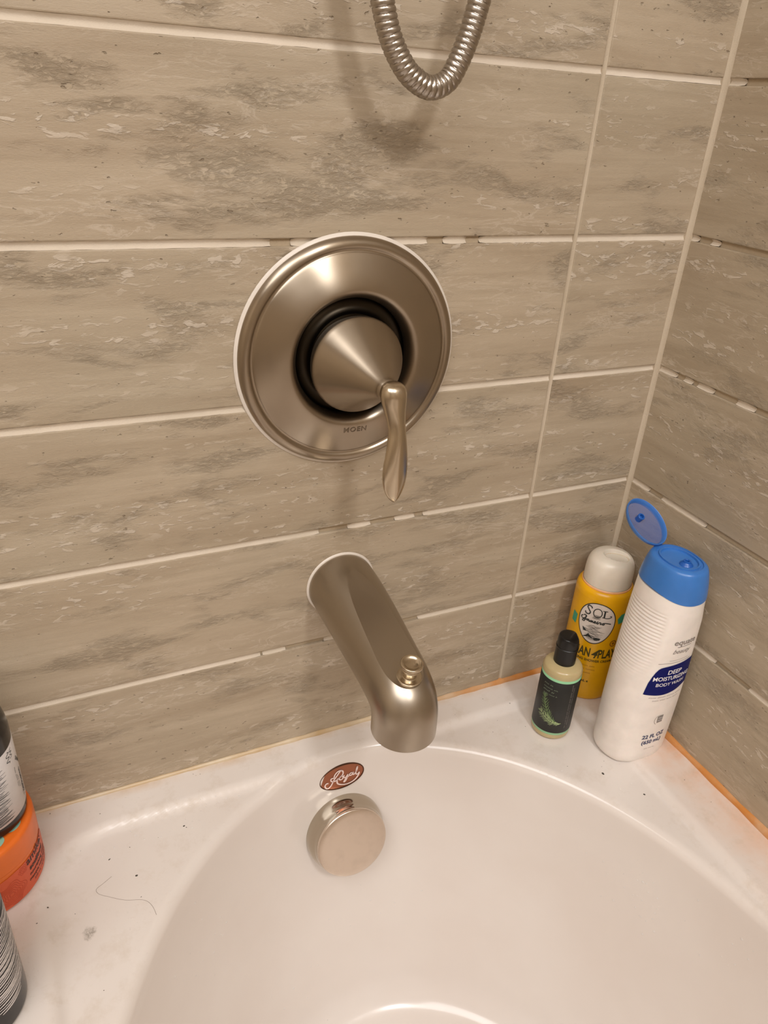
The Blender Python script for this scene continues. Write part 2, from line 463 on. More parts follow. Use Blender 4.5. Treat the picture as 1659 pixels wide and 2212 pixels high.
# joints by height index k (z = k*ROW), gaps in metres along the wall where the grout has fallen out
GB = {4: [(-.385, -.37), (-.262, -.248), (-.228, -.216)], 2: [(-.345, -.318), (-.296, -.272), (-.252, -.243)], 1: [(-.400, -.398), (-.376, -.338), (-.262, -.238)]}
for k in range(1, NR+1):
    for a, b in runs(-1.34, -VX-GAP/2, GB.get(k, [])): grout_strip(wall_back, a, b, k*ROW, 'x', ta=a > -1.33, tb=b < -VX-.003)
    grout_strip(wall_back, -VX+GAP/2, -0.0005, k*ROW, 'x', ta=False, tb=False)
GR = {4: [(-.62, -.036), (-.026, -.012)], 3: [(-.150, -.118), (-.098, -.072), (-.052, -.046), (-.035, -.026)], 2: [(-.30, -.215), (-.19, -.105), (-.046, -.028)], 1: [(-.29, -.25), (-.2, -.16)], 5: [(-.5, -.02)]}
for k in range(1, NR+1):
    for a, b in runs(-1.22, -0.0005, GR.get(k, [])): grout_strip(wall_right, a, b, k*ROW, 'y', ta=a > -1.21, tb=b < -.001)
def vgrout(parent, s, z0, z1, axis, w, dep=0.0010):
    bm = bmesh.new(); P = []; n = int((z1-z0)/0.02)
    for i in range(n+1):
        z = z0 + (z1-z0)*i/n; jw = w/2*(1+0.04*random.uniform(-1, 1)); d = dep+random.uniform(0, .0002)
        ring = [(s-jw, TH, z), (s-jw, .0006, z), (s-jw*.4, d+.0002, z), (s+jw*.4, d+.0002, z), (s+jw, .0006, z), (s+jw, TH, z)]
        P.append([(x, y, zz) if axis == 'x' else (y, x, zz) for x, y, zz in ring])
    grid_mesh(bm, P, closed_u=False)
    return finish('grout_line', bm, M['dull_grout'], parent, sharp=60)
vgrout(wall_back, -VX, 0.0, CEIL, 'x', GAP)
vgrout(wall_back, -VX-TL, 0.0, CEIL, 'x', GAP)
vgrout(wall_right, -TL, 0.0, CEIL, 'y', GAP)
# corner joint: a fillet of grout in the corner
bm = bmesh.new(); P = []
for i in range(99):
    z = i*0.02; r = 0.0042*(1+0.06*random.uniform(-1, 1))
    if z > CEIL: break
    P.append([(0.002, -r*0.9, z), (-0.0006, -r*0.9, z), (-0.0014, -0.0014, z), (-r*0.9, -0.0006, z), (-r*0.9, 0.002, z)])
grid_mesh(bm, P, closed_u=False)
finish('corner_grout', bm, M['dull_grout'], wall_back, sharp=70)

# caulk beads between tub and walls
def caulk(name, pts, r0, r1, wall, label=None):
    bm = bmesh.new(); P = []; n = 90
    for i in range(n+1):
        s = pts[0] + (pts[1]-pts[0])*i/n
        r = r0+(r1-r0)*(i/n); r *= 1+0.12*math.sin(i*1.7)+0.08*random.uniform(-1, 1)
        ring = []
        for j in range(6):
            a = j/5*PI/2
            yy = -r*(1-math.sin(a)*0.9) if False else -r*math.cos(a)
            zz = r*1.15*math.sin(a)
            ring.append((yy, zz))
        ring = [(0.003, ring[-1][1])] [::-1] + ring[::-1] + [(ring[0][0], -0.004)]
        P.append([((s, y, z) if wall == 'b' else (y, s, z)) for y, z in ring])
    grid_mesh(bm, P, closed_u=False)
    o = finish(name, bm, M['caulk'], sharp=80); o['kind'] = 'structure'
    if label: o['label'] = label
    return o
caulk('trim_1', (-0.75, -0.001), 0.0013, 0.0042, 'b', 'thin tan caulk bead between tub ledge and back wall')
caulk('trim_2', (-0.001, -1.5), 0.0046, 0.0034, 'r', 'orange stained caulk bead between tub ledge and right wall')

# ---------------------------------------------------------------- bathtub
TX0 = -0.76; TY0 = -1.53; BX = -0.33; CY = -0.385; CY2 = -1.10
def deck_z(x, y):
    # raised strip along the walls, shallow recess inside
    hx = (-0.056-(-0.60))/2; cx = (-0.056-0.60)/2
    y1 = -0.037; hy = 0.70; cy = y1-hy; r = 0.05
    qx = abs(x-cx)-(hx-r); qy = abs(y-cy)-(hy-r)
    sd = math.hypot(max(qx, 0), max(qy, 0)) + min(max(qx, qy), 0) - r
    return -0.0058*sstep(0.5 - sd/0.010)
HALF = 132
def shape(a, b, fa=0.0):
    pts = []
    for i in range(HALF+1):
        u = PI*i/HALF; pts.append((BX+a*math.cos(u), CY+b*math.sin(u)))
    for i in range(HALF+1):
        u = PI+PI*i/HALF; pts.append((BX+a*math.cos(u), CY2+b*math.sin(u)))
    return pts
A0, B0 = 0.276, 0.3615
rim = shape(A0, B0)
outer = []
for i, (x, y) in enumerate(rim):
    cy = CY if i <= HALF else CY2
    dx, dy = x-BX, y-cy
    ts = []
    if dx > 1e-9: ts.append((0-BX)/dx)
    if dx < -1e-9: ts.append((TX0-BX)/dx)
    if dy > 1e-9: ts.append((0.0-cy)/dy)
    if dy < -1e-9: ts.append((TY0-cy)/dy)
    tt = min(q for q in ts if q > 0); outer.append([BX+dx*tt, cy+dy*tt])
for cx_, cy_ in ((0, 0), (TX0, 0), (0, TY0), (TX0, TY0)):
    k = min(range(len(outer)), key=lambda i: (outer[i][0]-cx_)**2+(outer[i][1]-cy_)**2); outer[k] = [cx_, cy_]
bm = bmesh.new(); P = []
P.append([(x, y, FLOOR+0.005) for x, y in outer])
P.append([(x, y, -0.012) for x, y in outer])
ND = 56
for i in range(ND+1):
    u = i/ND
    ring = []
    for (ox, oy), (rx, ry) in zip(outer, rim):
        x, y = ox+(rx-ox)*u, oy+(ry-oy)*u
        z = deck_z(x, y)
        if i == 0 and x < TX0+0.001: z -= 0.004
        ring.append((x, y, z))
    P.append(ring)
zr = [deck_z(x, y) for x, y in rim]
RR = 0.011
for j in range(1, 9):          # rolled rim
    a = j/8*math.radians(82)
    ins, dz = RR*math.sin(a), -RR*(1-math.cos(a))
    P.append([(x, y, z0+dz) for (x, y), z0 in zip(shape(A0-ins, B0-ins), zr)])
zb = -RR
DEP = 0.322
def inset(z):
    d = -z
    return RR + (d-RR)*0.085 + 0.50*d*d
lastz = -0.287
for j in range(1, 27):
    z = zb + (lastz-zb)*j/26
    s = inset(z); w = sstep(j/8)
    P.append([(x, y, z+(z0*(1-w))) for (x, y), z0 in zip(shape(A0-RR-(s-RR)*0.72, B0-s), zr)])
s0 = inset(lastz)
for j in range(1, 9):          # floor fillet
    a = j/8*PI/2*0.96
    ins = s0 + 0.028*(1-math.cos(a)) + 0.010*math.sin(a); z = lastz - (DEP+lastz)*math.sin(a)
    P.append([(x, y, z) for x, y in shape(A0-RR-(ins-RR)*0.72, B0-ins)])
ai, bi = A0-RR-(ins-RR)*0.72, B0-ins
for f_ in (0.85, 0.6, 0.35, 0.12):
    P.append([(x, y, -DEP-0.004*(1-f_)) for x, y in shape(ai*f_, bi*f_)])
R = grid_mesh(bm, P, closed_u=True, cap1=False)
bm.faces.new(R[-1])
tub = finish('bathtub', bm, M['tub'], sharp=50)
tub['label'] = 'glossy white bathtub with rounded rim and shallow ledge filling the corner'; tub['category'] = 'bathtub'

# ---------------------------------------------------------------- valve trim on the back wall
vc = (-0.3235, 0.0, 0.3958)
val = thing('shower_valve', vc, 'round brushed nickel shower valve plate with cone knob and drooping lever', 'valve')
bm = bmesh.new()
plate_prof = [(0.0886, -0.002), (0.0888, 0.0022), (0.0880, 0.0046), (0.0862, 0.0066), (0.0838, 0.0076), (0.0818, 0.0074), (0.0802, 0.0064), (0.0788, 0.0064), (0.0772, 0.0074), (0.0720, 0.0096), (0.0640, 0.0126), (0.0580, 0.0144), (0.0535, 0.0152), (0.0510, 0.0148), (0.0490, 0.0134), (0.0472, 0.0108), (0.0460, 0.0075), (0.0455, 0.0040)]
PP = smoothprof(plate_prof, 5)
lathe(bm, PP, 128, 'y', cap0=False, cap1=False)
finish('escutcheon_plate', bm, M['nickel_turned'], val, sharp=60)
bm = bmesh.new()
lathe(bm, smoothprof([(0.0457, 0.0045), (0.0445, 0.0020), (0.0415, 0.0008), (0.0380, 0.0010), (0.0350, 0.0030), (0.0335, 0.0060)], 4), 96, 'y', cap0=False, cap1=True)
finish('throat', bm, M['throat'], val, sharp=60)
bm = bmesh.new()
lathe(bm, [(0.0872, 0.0), (0.0905, 0.0), (0.0912, 0.0006), (0.0904, 0.0016), (0.0885, 0.0022)], 96, 'y', cap0=False, cap1=False)
finish('sealant_ring', bm, M['white_caulk'], val)
# cone knob
kc = Vector((0.0, 0.0, -0.0024))
bm = bmesh.new(); rings = []
apex = Vector((0.0016, -0.074, 0.391-vc[2]))
for r, h in smoothprof([(0.030, -0.001), (0.0335, 0.006), (0.0362, 0.0135), (0.0372, 0.0185), (0.0366, 0.0212), (0.0345, 0.0245), (0.0300, 0.0312), (0.0240, 0.0402), (0.0175, 0.0505), (0.0120, 0.0600), (0.0088, 0.0670), (0.0080, 0.0715), (0.0060, 0.0745), (0.0030, 0.0760), (0.0003, 0.0764)], 5):
    f_ = max(0, (h-0.02)/0.055)
    cx_ = apex.x*f_; cz_ = kc.z*(1-f_) + apex.z*f_
    rings.append([(cx_+r*math.cos(2*PI*j/96), -h, cz_+r*math.sin(2*PI*j/96)) for j in range(96)])
grid_mesh(bm, rings, cap0=True, cap1=True)
finish('cone_knob', bm, M['nickel_turned'], val, sharp=50)
# lever, lofted: (x, y, z, half width, half depth)
LV = [(-0.3216, -0.0775, 0.4, 0.00113, 0.0011), (-0.3215, -0.078, 0.3993, 0.00508, 0.00462), (-0.3215, -0.0785, 0.3968, 0.00836, 0.00726), (-0.3214, -0.079, 0.3925, 0.00972, 0.00858), (-0.3211, -0.0795, 0.3875, 0.00949, 0.00836), (-0.3204, -0.0805, 0.38, 0.00814, 0.00726), (-0.3194, -0.082, 0.372, 0.00701, 0.00594), (-0.3188, -0.0835, 0.365, 0.00678, 0.0055), (-0.3189, -0.085, 0.357, 0.00746, 0.00517), (-0.3192, -0.086, 0.348, 0.00859, 0.00484), (-0.3196, -0.0865, 0.339, 0.0096, 0.00462), (-0.3198, -0.0868, 0.331, 0.00972, 0.00429), (-0.3198, -0.0868, 0.324, 0.00881, 0.00385), (-0.3196, -0.0866, 0.318, 0.00701, 0.0033), (-0.3192, -0.0864, 0.313, 0.00452, 0.00264), (-0.3188, -0.0862, 0.3098, 0.00181, 0.00154), (-0.3187, -0.0861, 0.3088, 0.00045, 0.00055)]
bm = bmesh.new(); rings = []
for x, y, z, w, d in smoothprof(LV, 5):
    w = max(w, .0003); d = max(d, .0003)
    ring = []
    for j in range(40):
        a = 2*PI*j/40; ca, sa = math.cos(a), math.sin(a)
        k = sstep((.386-z)/.02)                      # lower part: a soft ridge down the middle
        yy = sa*d*(1+0.22*k*max(0, -sa)**6)
        ring.append((x-vc[0]+w*ca, y-vc[1]+yy, z-vc[2]))
    rings.append(ring)
grid_mesh(bm, rings, cap0=True, cap1=True)
finish('lever', bm, M['nickel2'], val, sharp=60)
def plate_map(off):
    def f(s, t_):
        # t_: vertical offset below centre (negative), s: sideways
        r = math.hypot(s, t_)
        h = 0.0
        for (r1, h1), (r2, h2) in zip(PP, PP[1:]):
            if r2 <= r <= r1: h = h1+(h2-h1)*((r1-r)/(r1-r2) if r1 != r2 else 0); break
        return Vector((s, -h-off, t_))
    return f
wrapped('engraved_lettering', [txt('MOEN', 0.0062, (0.002, -0.0590), weight=0.0001, spacing=1.15, sx=1.05)], plate_map(0.00022), M['engrave'], val, 0.003)

# ---------------------------------------------------------------- tub spout
sc = (-0.3235, 0.0, 0.1814)
sp_ = thing('tub_spout', sc, 'brushed nickel tub spout with flat top projecting above the overflow', 'spout')
path = [(0.0015, 0.0, .0312), (-0.010, -0.0003, .0312), (-0.030, -0.0015, .0309), (-0.055, -0.0042, .0300), (-0.080, -0.0075, .0288), (-0.100, -0.0105, .0279), (-0.1180, -0.0135, .0273),
        (-0.1295, -0.0168, .0269), (-0.1370, -0.0218, .0266), (-0.1405, -0.0290, .0264), (-0.1415, -0.0370, .0262), (-0.1415, -0.0485, .0262)]
SP = smoothprof([(y, z, r) for y, z, r in path], 7)
bm = bmesh.new(); rings = []
def zplane(y): return 0.0268 + (y+0.040)*0.231   # top flat: sinks towards the nose
for i, (y, z, r) in enumerate(SP):
    a = SP[max(0, i-1)]; b = SP[min(len(SP)-1, i+1)]
    ty, tz = b[0]-a[0], b[1]-a[1]; L = math.hypot(ty, tz); ty /= L; tz /= L
    if i == 0: ty, tz = -1, 0
    ny, nz = tz, -ty                                   # 'up' of the section (towards +z for a horizontal tube)
    ring = []
    for j in range(96):
        u = 2*PI*j/96; cx_, cu = r*math.cos(u), r*math.sin(u)
        px, py, pz = cx_, y+ny*cu, z+nz*cu
        ring.append((px, py, pz))
    rings.append(ring)
# open outlet: turn inward
y, z, r = SP[-1]
for rr, dz in ((0.0255, -0.0006), (0.0240, -0.0002), (0.0236, 0.010), (0.015, 0.012)):
    rings.append([(rr*math.cos(2*PI*j/96), y+(-1)*rr*math.sin(2*PI*j/96)*-1*(1 if True else 1)*(-1), z+dz) for j in range(96)])
grid_mesh(bm, rings, cap0=True, cap1=True)
res = bmesh.ops.bisect_plane(bm, geom=bm.verts[:]+bm.edges[:]+bm.faces[:], plane_co=(0, -.04, .0268), plane_no=Vector((0, -0.231, 1)).normalized(), clear_outer=True, dist=1e-7)
bmesh.ops.holes_fill(bm, edges=[e for e in bm.edges if e.is_boundary], sides=0)
finish('spout_body', bm, M['nickel'], sp_, sharp=22)
bm = bmesh.new(); lathe(bm, [(0.0300, 0.0), (0.0326, 0.0), (0.0330, 0.0008), (0.0322, 0.0018), (0.0311, 0.0020)], 72, 'y', cap0=False, cap1=False)
finish('sealant_ring', bm, M['white_caulk'], sp_)
# diverter
dy_ = -0.1405; dz_ = zplane(dy_)
dv_ = bpy.data.objects.new('diverter_knob', None)
bm = bmesh.new()
lathe(bm, smoothprof([(0.0100, -0.0005), (0.0098, 0.0006), (0.0064, 0.0009), (0.0052, 0.0016), (0.0052, 0.0060), (0.0058, 0.0074), (0.0070, 0.0084), (0.0074, 0.0092), (0.0068, 0.0100), (0.0072, 0.0110), (0.0086, 0.0128), (0.0090, 0.0144), (0.0084, 0.0156), (0.0070, 0.0154), (0.0050, 0.0142), (0.0025, 0.0136), (0.0002, 0.0134)], 4), 48)
bmesh.ops.rotate(bm, verts=bm.verts[:], cent=(0, 0, 0), matrix=Matrix.Rotation(math.radians(9), 3, 'X'))
dk = finish('diverter_knob', bm, M['nickel2'], sp_, sharp=70, loc=(0.0015, dy_, dz_))

# ---------------------------------------------------------------- overflow cap
tilt = math.radians(17)
oc = (-0.3305, -0.0455, -0.0950)
ov = thing('overflow_cover', oc, 'round nickel overflow cover on the tub wall under the oval badge', 'overflow cover')
ov.rotation_euler = (-tilt, 0, 0)
bm = bmesh.new()
lathe(bm, smoothprof([(0.0405, -0.008), (0.0412, 0.000), (0.0414, 0.0060), (0.0408, 0.0130), (0.0392, 0.0180), (0.0378, 0.0215), (0.0372, 0.0250), (0.0366, 0.0268)], 5), 96, 'y', cap0=True, cap1=False)
finish('drum', bm, M['cap_metal'], ov, sharp=60)
bm = bmesh.new()
lathe(bm, [(0.0367, 0.0262), (0.0370, 0.0280), (0.0366, 0.0291), (0.0358, 0.0295), (0.0300, 0.0300), (0.0200, 0.0305), (0.0100, 0.0307), (0.0, 0.0308)], 96, 'y', cap0=True, cap1=False)
finish('face_plate', bm, M['cap_face'], ov, sharp=50)
ovr = bmesh.new()

# ---------------------------------------------------------------- oval badge
bd = thing('tub_badge', (-0.3300, -0.0362, -0.0290), 'small oval bronze badge with silver script above the overflow cover', 'badge')
bd.rotation_euler = (math.radians(-9), math.radians(-4), 0)
def oval(bm, prof):
    rings = []
    for a, b, h in prof:
        rings.append([(a*math.cos(2*PI*j/72), -h, b*math.sin(2*PI*j/72)) for j in range(72)])
    grid_mesh(bm, rings, cap0=False, cap1=True)
bm = bmesh.new(); oval(bm, [(.0245, .0146, -0.003), (.0246, .0147, .0010), (.0240, .0141, .0020), (.0232, .0133, .0021), (.0230, .0131, .0015), (.0229, .013, .0012)])
finish('rim', bm, M['badge_rim'], bd, sharp=45)
bm = bmesh.new(); oval(bm, [(.0231, .0132, .0010), (.0231, .0132, .0016), (.018, .010, .00165)])
finish('face', bm, M['badge'], bd, sharp=60)
def bst(pts, w): 
    return ribbon(curve2([(x*.001, y*.001) for x, y in pts], 5), w)
bp = [bst([(-15.3,-2.0),(-17.2,-1.4),(-19.2,-3.6),(-18.2,-7.0),(-15.5,-7.8),(-12.5,-5.4),(-9.5,-.8),(-5,4.2),(-1.2,8.2),(.6,7.6)], 0.00145),
      bst([(-7.9,1.9),(-11.6,2.6),(-12.0,-.4),(-8.1,-1.9),(-3.7,-.3),(.8,3),(1.5,6.9),(-1.2,9.0),(-4.8,8.2),(-7.8,5.2),(-8.6,2.0)], 0.00145),
      bst([(-4.8,.2),(-5.9,-2.8),(-5.4,-6.3),(-1.1,-9.2),(4.7,-10.6),(10.6,-9.8),(15.2,-7.2),(18.4,-3.0),(18.6,-.8)], 0.00160),
      bst([(-.7,1.9),(-2.9,.2),(-2.7,-2.4),(-.1,-2.4),(1.05,0),(-.7,1.9)], 0.00130),
      bst([(2.2,1.7),(1.9,-1.0),(3.6,-2.0),(6.4,1.0),(5,-3.4),(2.6,-6.6),(1.2,-6.4),(3.5,-3.6),(7.4,-1.4)], 0.00130),
      bst([(11,1.5),(8.6,.8),(8.3,-1.2),(10.4,-1.4),(12.4,1.4),(12,-1.6),(13.8,-1.4)], 0.00130),
      bst([(13.8,-1.4),(16.6,2.4),(17.7,6.2),(16.7,5.0),(15.2,-1.0),(16.1,-3.0),(18,-2.2)], 0.00130),
      bst([(-16,-10.0+.9),(-8,-10.2)], .0001)]
wrapped('script_lettering', bp[:-1], lambda s, t_: Vector((s*0.98, -0.0021, t_*0.98-0.0004)), M['badge_script'], bd, None)

# ---------------------------------------------------------------- shower hose
hp = [(-.352, .90), (-.350, .78), (-.343, .69), (-.3360, .648), (-.3289, .6221), (-.3232, .6060), (-.3155, .5935), (-.3063, .5845), (-.2932, .5795), (-.2815, .5840), (-.2745, .5950), (-.2691, .6085), (-.2650, .6230), (-.2600, .645), (-.252, .69), (-.244, .78), (-.242, .90)]
hose = thing('shower_hose', (0, 0, 0), 'corrugated metal shower hose hanging in a loop above the valve', 'hose')
dense = smoothprof(hp, 60)
# resample evenly
pts = [Vector((x, -0.045, z)) for x, z in dense]
acc = [0.0]
for a, b in zip(pts, pts[1:]): acc.append(acc[-1]+(b-a).length)
pitch = 0.0036; step = pitch/7; N_ = int(acc[-1]/step)
bm = bmesh.new(); rings = []; k = 0
for i in range(N_+1):
    s = i*step
    while k < len(acc)-2 and acc[k+1] < s: k += 1
    f_ = (s-acc[k])/max(1e-9, acc[k+1]-acc[k])
    p = pts[k].lerp(pts[k+1], f_); t0 = (pts[min(k+2, len(pts)-1)]-pts[max(0, k-1)]).normalized()
    side = Vector((0, 1, 0)); nrm = t0.cross(side).normalized()
    ring = []
    for j in range(28):
        u = 2*PI*j/28
        ph = (s/pitch + u/(2*PI)) % 1.0
        r = 0.00680 + (0.00025 if ph > 0.18 else -0.00030) + 0.00012*math.sin(PI*max(0, (ph-.22)/.78))
        ring.append(p + side*(r*math.cos(u)) + nrm*(r*math.sin(u)))
    rings.append(ring)
grid_mesh(bm, rings, cap0=True, cap1=True)
finish('corrugated_tube', bm, M['hose'], hose, sharp=50)
for xx in (-.352, -.242):
    bm = bmesh.new()
    lathe(bm, [(0.012, -0.002), (0.026, -0.002), (0.026, 0.004), (0.012, 0.007), (0.010, 0.012), (0.010, 0.045), (0.0, 0.045)], 32, 'y', center=(xx, 0, 0.905), cap0=True)
    lathe(bm, [(0.009, 0.86), (0.0105, 0.862), (0.0105, 0.905), (0.009, 0.915), (0.0, 0.915)], 32, 'z', center=(xx, -0.045, 0), cap0=True)
    finish('wall_elbow', bm, M['nickel'], hose, sharp=40)

# ---------------------------------------------------------------- bottles: helpers
def cyl_map(R, phi0, off=0.00025, z0=0.0):
    # R: radius or function of z
    rf = R if callable(R) else (lambda z: R)
    r0 = rf(z0)
    def f(s, t_):
        a = phi0 + s/r0; r = rf(z0+t_)+off
        return Vector((r*math.cos(a), r*math.sin(a), z0+t_))
    return f
def lines(widths, y0, dy, size, sx=1, align='LEFT', x=0, words=None):
    return [txt(words[i % len(words)], size, (x, y0-dy*i), align=align) for i in range(len(words))]
def squig(x0, x1, y, amp, n, seed):
    rr = random.Random(seed); pts = []
    for i in range(n): pts.append((x0+(x1-x0)*i/(n-1), y+rr.uniform(-amp, amp)))
    return pts

def scribble(x0, x1, y, h, seed, vertical=False):
    # a line of print too small to read: a row of little strokes broken into words
    rr = random.Random(seed); out = []; x = x0
    while x < x1:
        wl = min(x1, x+rr.uniform(3, 7)*h); pts = []; i = 0
        while x < wl:
            pts.append((x, y+(h*.5 if i % 2 else -h*.5)*rr.uniform(.5, 1))); x += h*.42; i += 1
        if len(pts) > 2: out.append(ribbon(pts, h*.26))
        x += h*.7
    if vertical: out = [([(y_, -x_) for x_, y_ in V], F) for V, F in out]
    return out
DZ = -0.0052   # recessed ledge height
# ---- small dark-labelled travel bottle
mb = thing('travel_bottle', (-0.1066, -0.0747, DZ), 'small travel bottle with black leaf label and black flip cap', 'bottle')
bm = bmesh.new()
lathe(bm, smoothprof([(0.0165, 0.0), (0.0190, 0.0012), (0.0200, 0.004), (0.0200, 0.02), (0.0200, 0.05), (0.0200, 0.080), (0.0197, 0.084), (0.0185, 0.0872), (0.0150, 0.0895), (0.0115, 0.0908), (0.0090, 0.0915), (0.0088, 0.094)], 5), 64)
finish('bottle_body', bm, M['clear_amber'], mb)
bm = bmesh.new(); lathe(bm, [(0.02004, 0.0070), (0.02018, 0.0072), (0.02018, 0.0795), (0.02004, 0.0797)], 72, cap0=False, cap1=False)
finish('mint_band', bm, M['mint'], mb, sharp=60)
bm = bmesh.new(); lathe(bm, [(0.02010, 0.0098), (0.02034, 0.0100), (0.02034, 0.0765), (0.02010, 0.0767)], 72, cap0=False, cap1=False)
finish('label', bm, M['black_label'], mb, sharp=60)
bm = bmesh.new(); cr = []
for i, (r, z) in enumerate(smoothprof([(0.0100, 0.0895), (0.0108, 0.0898), (0.0110, 0.0915), (0.0109, 0.100), (0.0107, 0.110), (0.0106, 0.1175), (0.0103, 0.1205), (0.0094, 0.1222), (0.0060, 0.1228), (0.0002, 0.1229)], 4)):
    cr.append([(r*math.cos(2*PI*j/48), r*math.sin(2*PI*j/48), z - (0.0035*sstep((math.cos(2*PI*j/48+1.0)*r-0.002)/.007) if z > .112 else 0)) for j in range(48)])
grid_mesh(bm, cr, cap0=True, cap1=True)
finish('cap', bm, M['black_plastic'], mb, sharp=50)
bm = bmesh.new(); lathe(bm, [(0.01105, 0.1092), (0.0113, 0.1096), (0.0113, 0.1100), (0.01085, 0.1104)], 48, cap0=False, cap1=False)
finish('cap_seam', bm, M['black_plastic'], mb)
ph = math.radians(-148)
mm = cyl_map(0.02036, ph, 0.00018)
def up(pcs, dy): return [([(x, y+dy) for x, y in V], F) for V, F in pcs]
wrapped('label_lettering', scribble(-.010, .000, .0660, .0016, 1)+scribble(-.010, .006, .0617, .0015, 2)+scribble(-.010, .003, .0580, .0020, 3)+scribble(-.009, .006, .0540, .0014, 4), cyl_map(0.02036, ph, 0.00018, 0.0045), M['dim_print'], mb)
lf = []; lf2 = []
rr = random.Random(3)
def feather(cv, lenf, n, seed, side=1):
    rr = random.Random(seed); c = smoothprof(cv, 10); out = []
    for i in range(n):
        q = i/(n-1); k = int(q*(len(c)-2)); p = c[k]; b = c[k+1]
        dx, dy = b[0]-p[0], b[1]-p[1]; L = math.hypot(dx, dy) or 1; dx /= L; dy /= L
        for s_ in (1, -1):
            ln = lenf*math.sin(PI*min(1, 0.15+q*0.85))*(0.6+0.6*rr.random())
            e = (p[0]-dx*ln*0.75-s_*dy*ln*0.8, p[1]-dy*ln*0.75+s_*dx*ln*0.8)
            m = ((p[0]+e[0])/2+rr.uniform(-.0004, .0004), (p[1]+e[1])/2+rr.uniform(-.0004, .0004))
            out.append(ribbon([p, m, e], 0.00034, True))
    out.append(ribbon(c, 0.0005))
    return out
lf = feather([(-.0085, .0480), (-.0060, .0380), (-.0015, .0290), (.0055, .0215), (.0080, .0195)], .0056, 26, 1)
lf2 = feather([(-.0095, .0285), (-.0030, .0235), (.0030, .0205), (.0095, .0190), (.0130, .0195)], .0062, 26, 2)
lm = lambda s_, t_: mm(s_*1.05+.002, t_*1.15+.0015)
wrapped('leaf_print', lf, lm, M['green_print'], mb, None)
wrapped('leaf_print', lf2, lm, M['pale_green'], mb, None)
mv = cyl_map(0.02036, math.radians(-90), 0.00018)
wrapped('side_lettering', scribble(-.074, -.016, .000, .0014, 5, True)+scribble(-.070, -.020, .0024, .0012, 6, True), mv, M['grey_print'], mb)

# ---- yellow bottle in the corner
yb = thing('yellow_bottle', (-0.0335, -0.0345, -0.0005), 'yellow bottle with white domed cap and oval emblem tucked in the corner', 'bottle')
YR = 0.0300
bm = bmesh.new()
lathe(bm, smoothprof([(0.0255, 0.0), (0.0285, 0.0012), (0.0298, 0.0045), (0.0300, 0.012), (0.0300, 0.06), (0.0300, 0.120), (0.0299, 0.1290), (0.0290, 0.1335), (0.0268, 0.1362), (0.0250, 0.1368), (0.0245, 0.1368)], 5), 96)
finish('bottle_body', bm, M['yellow'], yb)
bm = bmesh.new(); lathe(bm, [(0.0245, 0.1362), (0.0256, 0.1366), (0.0258, 0.1380), (0.0250, 0.1388)], 72, cap0=False, cap1=False)
finish('cap_ring', bm, M['yellow_rim'], yb)
bm = bmesh.new(); cr = []
cp = smoothprof([(0.0240, 0.1375), (0.0246, 0.1385), (0.0247, 0.1420), (0.0246, 0.1500), (0.0242, 0.1560), (0.0230, 0.1618), (0.0205, 0.1660), (0.0165, 0.1690), (0.0120, 0.1705), (0.0080, 0.1712), (0.0040, 0.1715), (0.0003, 0.1715)], 5)
def dent(x, y, z):
    # shallow oval thumb dip on the front half of the dome
    u = x*math.cos(-0.7)+y*math.sin(-0.7); w = -x*math.sin(-0.7)+y*math.cos(-0.7)
    d = math.hypot((u-0.0040)/0.0120, (w+0.004)/0.0085)
    if z < .158: return z
    zd = 0.1672 - 0.0006*(1-d)
    return min(z, zd) if d < 1 else (min(z, zd+(d-1)*0.02) if d < 1.35 else z)
for r, z in cp:
    cr.append([(r*math.cos(2*PI*j/96), r*math.sin(2*PI*j/96), dent(r*math.cos(2*PI*j/96), r*math.sin(2*PI*j/96), z)) for j in range(96)])
grid_mesh(bm, cr, cap0=True, cap1=True)
finish('cap', bm, M['cream_plastic'], yb, sharp=70)
yb.scale = (1, 1, 1.03)
# yellowed edge around the thumb dip
pts_ = []
bm = bmesh.new(); rings = []
for i in range(48):
    a = 2*PI*i/48; u = 0.0040+0.0120*math.cos(a); w = -0.004+0.0085*math.sin(a)
    x = u*math.cos(-0.7)-w*math.sin(-0.7); y = u*math.sin(-0.7)+w*math.cos(-0.7)
    c0 = Vector((x, y, 0.1672)); rad = Vector((x, y, 0)).normalized()
    rings.append([c0+rad*0.00035*math.cos(b)+Vector((0, 0, 0.00035*math.sin(b))) for b in [2*PI*q/6 for q in range(6)]])
grid_mesh(bm, rings, closed_v=True)
finish('dip_edge', bm, M['cream_edge'], yb)
yph = math.radians(-137)
ym = cyl_map(YR, yph, 0.0003); ym2 = cyl_map(YR, yph, 0.0005); ym3 = cyl_map(YR, yph, 0.0007)
EC = 0.1010
def egg(a, b, n=56):
    V = [(0, EC)]; 
    for i in range(n):
        u = 2*PI*i/n; x, y = a*math.cos(u), b*math.sin(u)
        x *= 1+0.10*math.sin(u)
        V.append((x, EC+y))
    return V, [(0, 1+i, 1+(i+1) % n) for i in range(n)]
def ring2(a0, b0, a1, b1, n=56):
    V0 = egg(a0, b0)[0][1:]; V1 = egg(a1, b1)[0][1:]; n = len(V0)
    return V0+V1, [(i, (i+1) % n, n+(i+1) % n, n+i) for i in range(n)]
def bigger(f): return lambda s_, t_: f(s_*1.17, EC+(t_-.0915)*1.17)
wrapped('emblem', [egg(.0187, .0240)], ym, M['label_white'], yb)
wrapped('emblem_outline', [ring2(.0187, .0240, .0196, .0250)], ym2, M['ink'], yb)
let = []
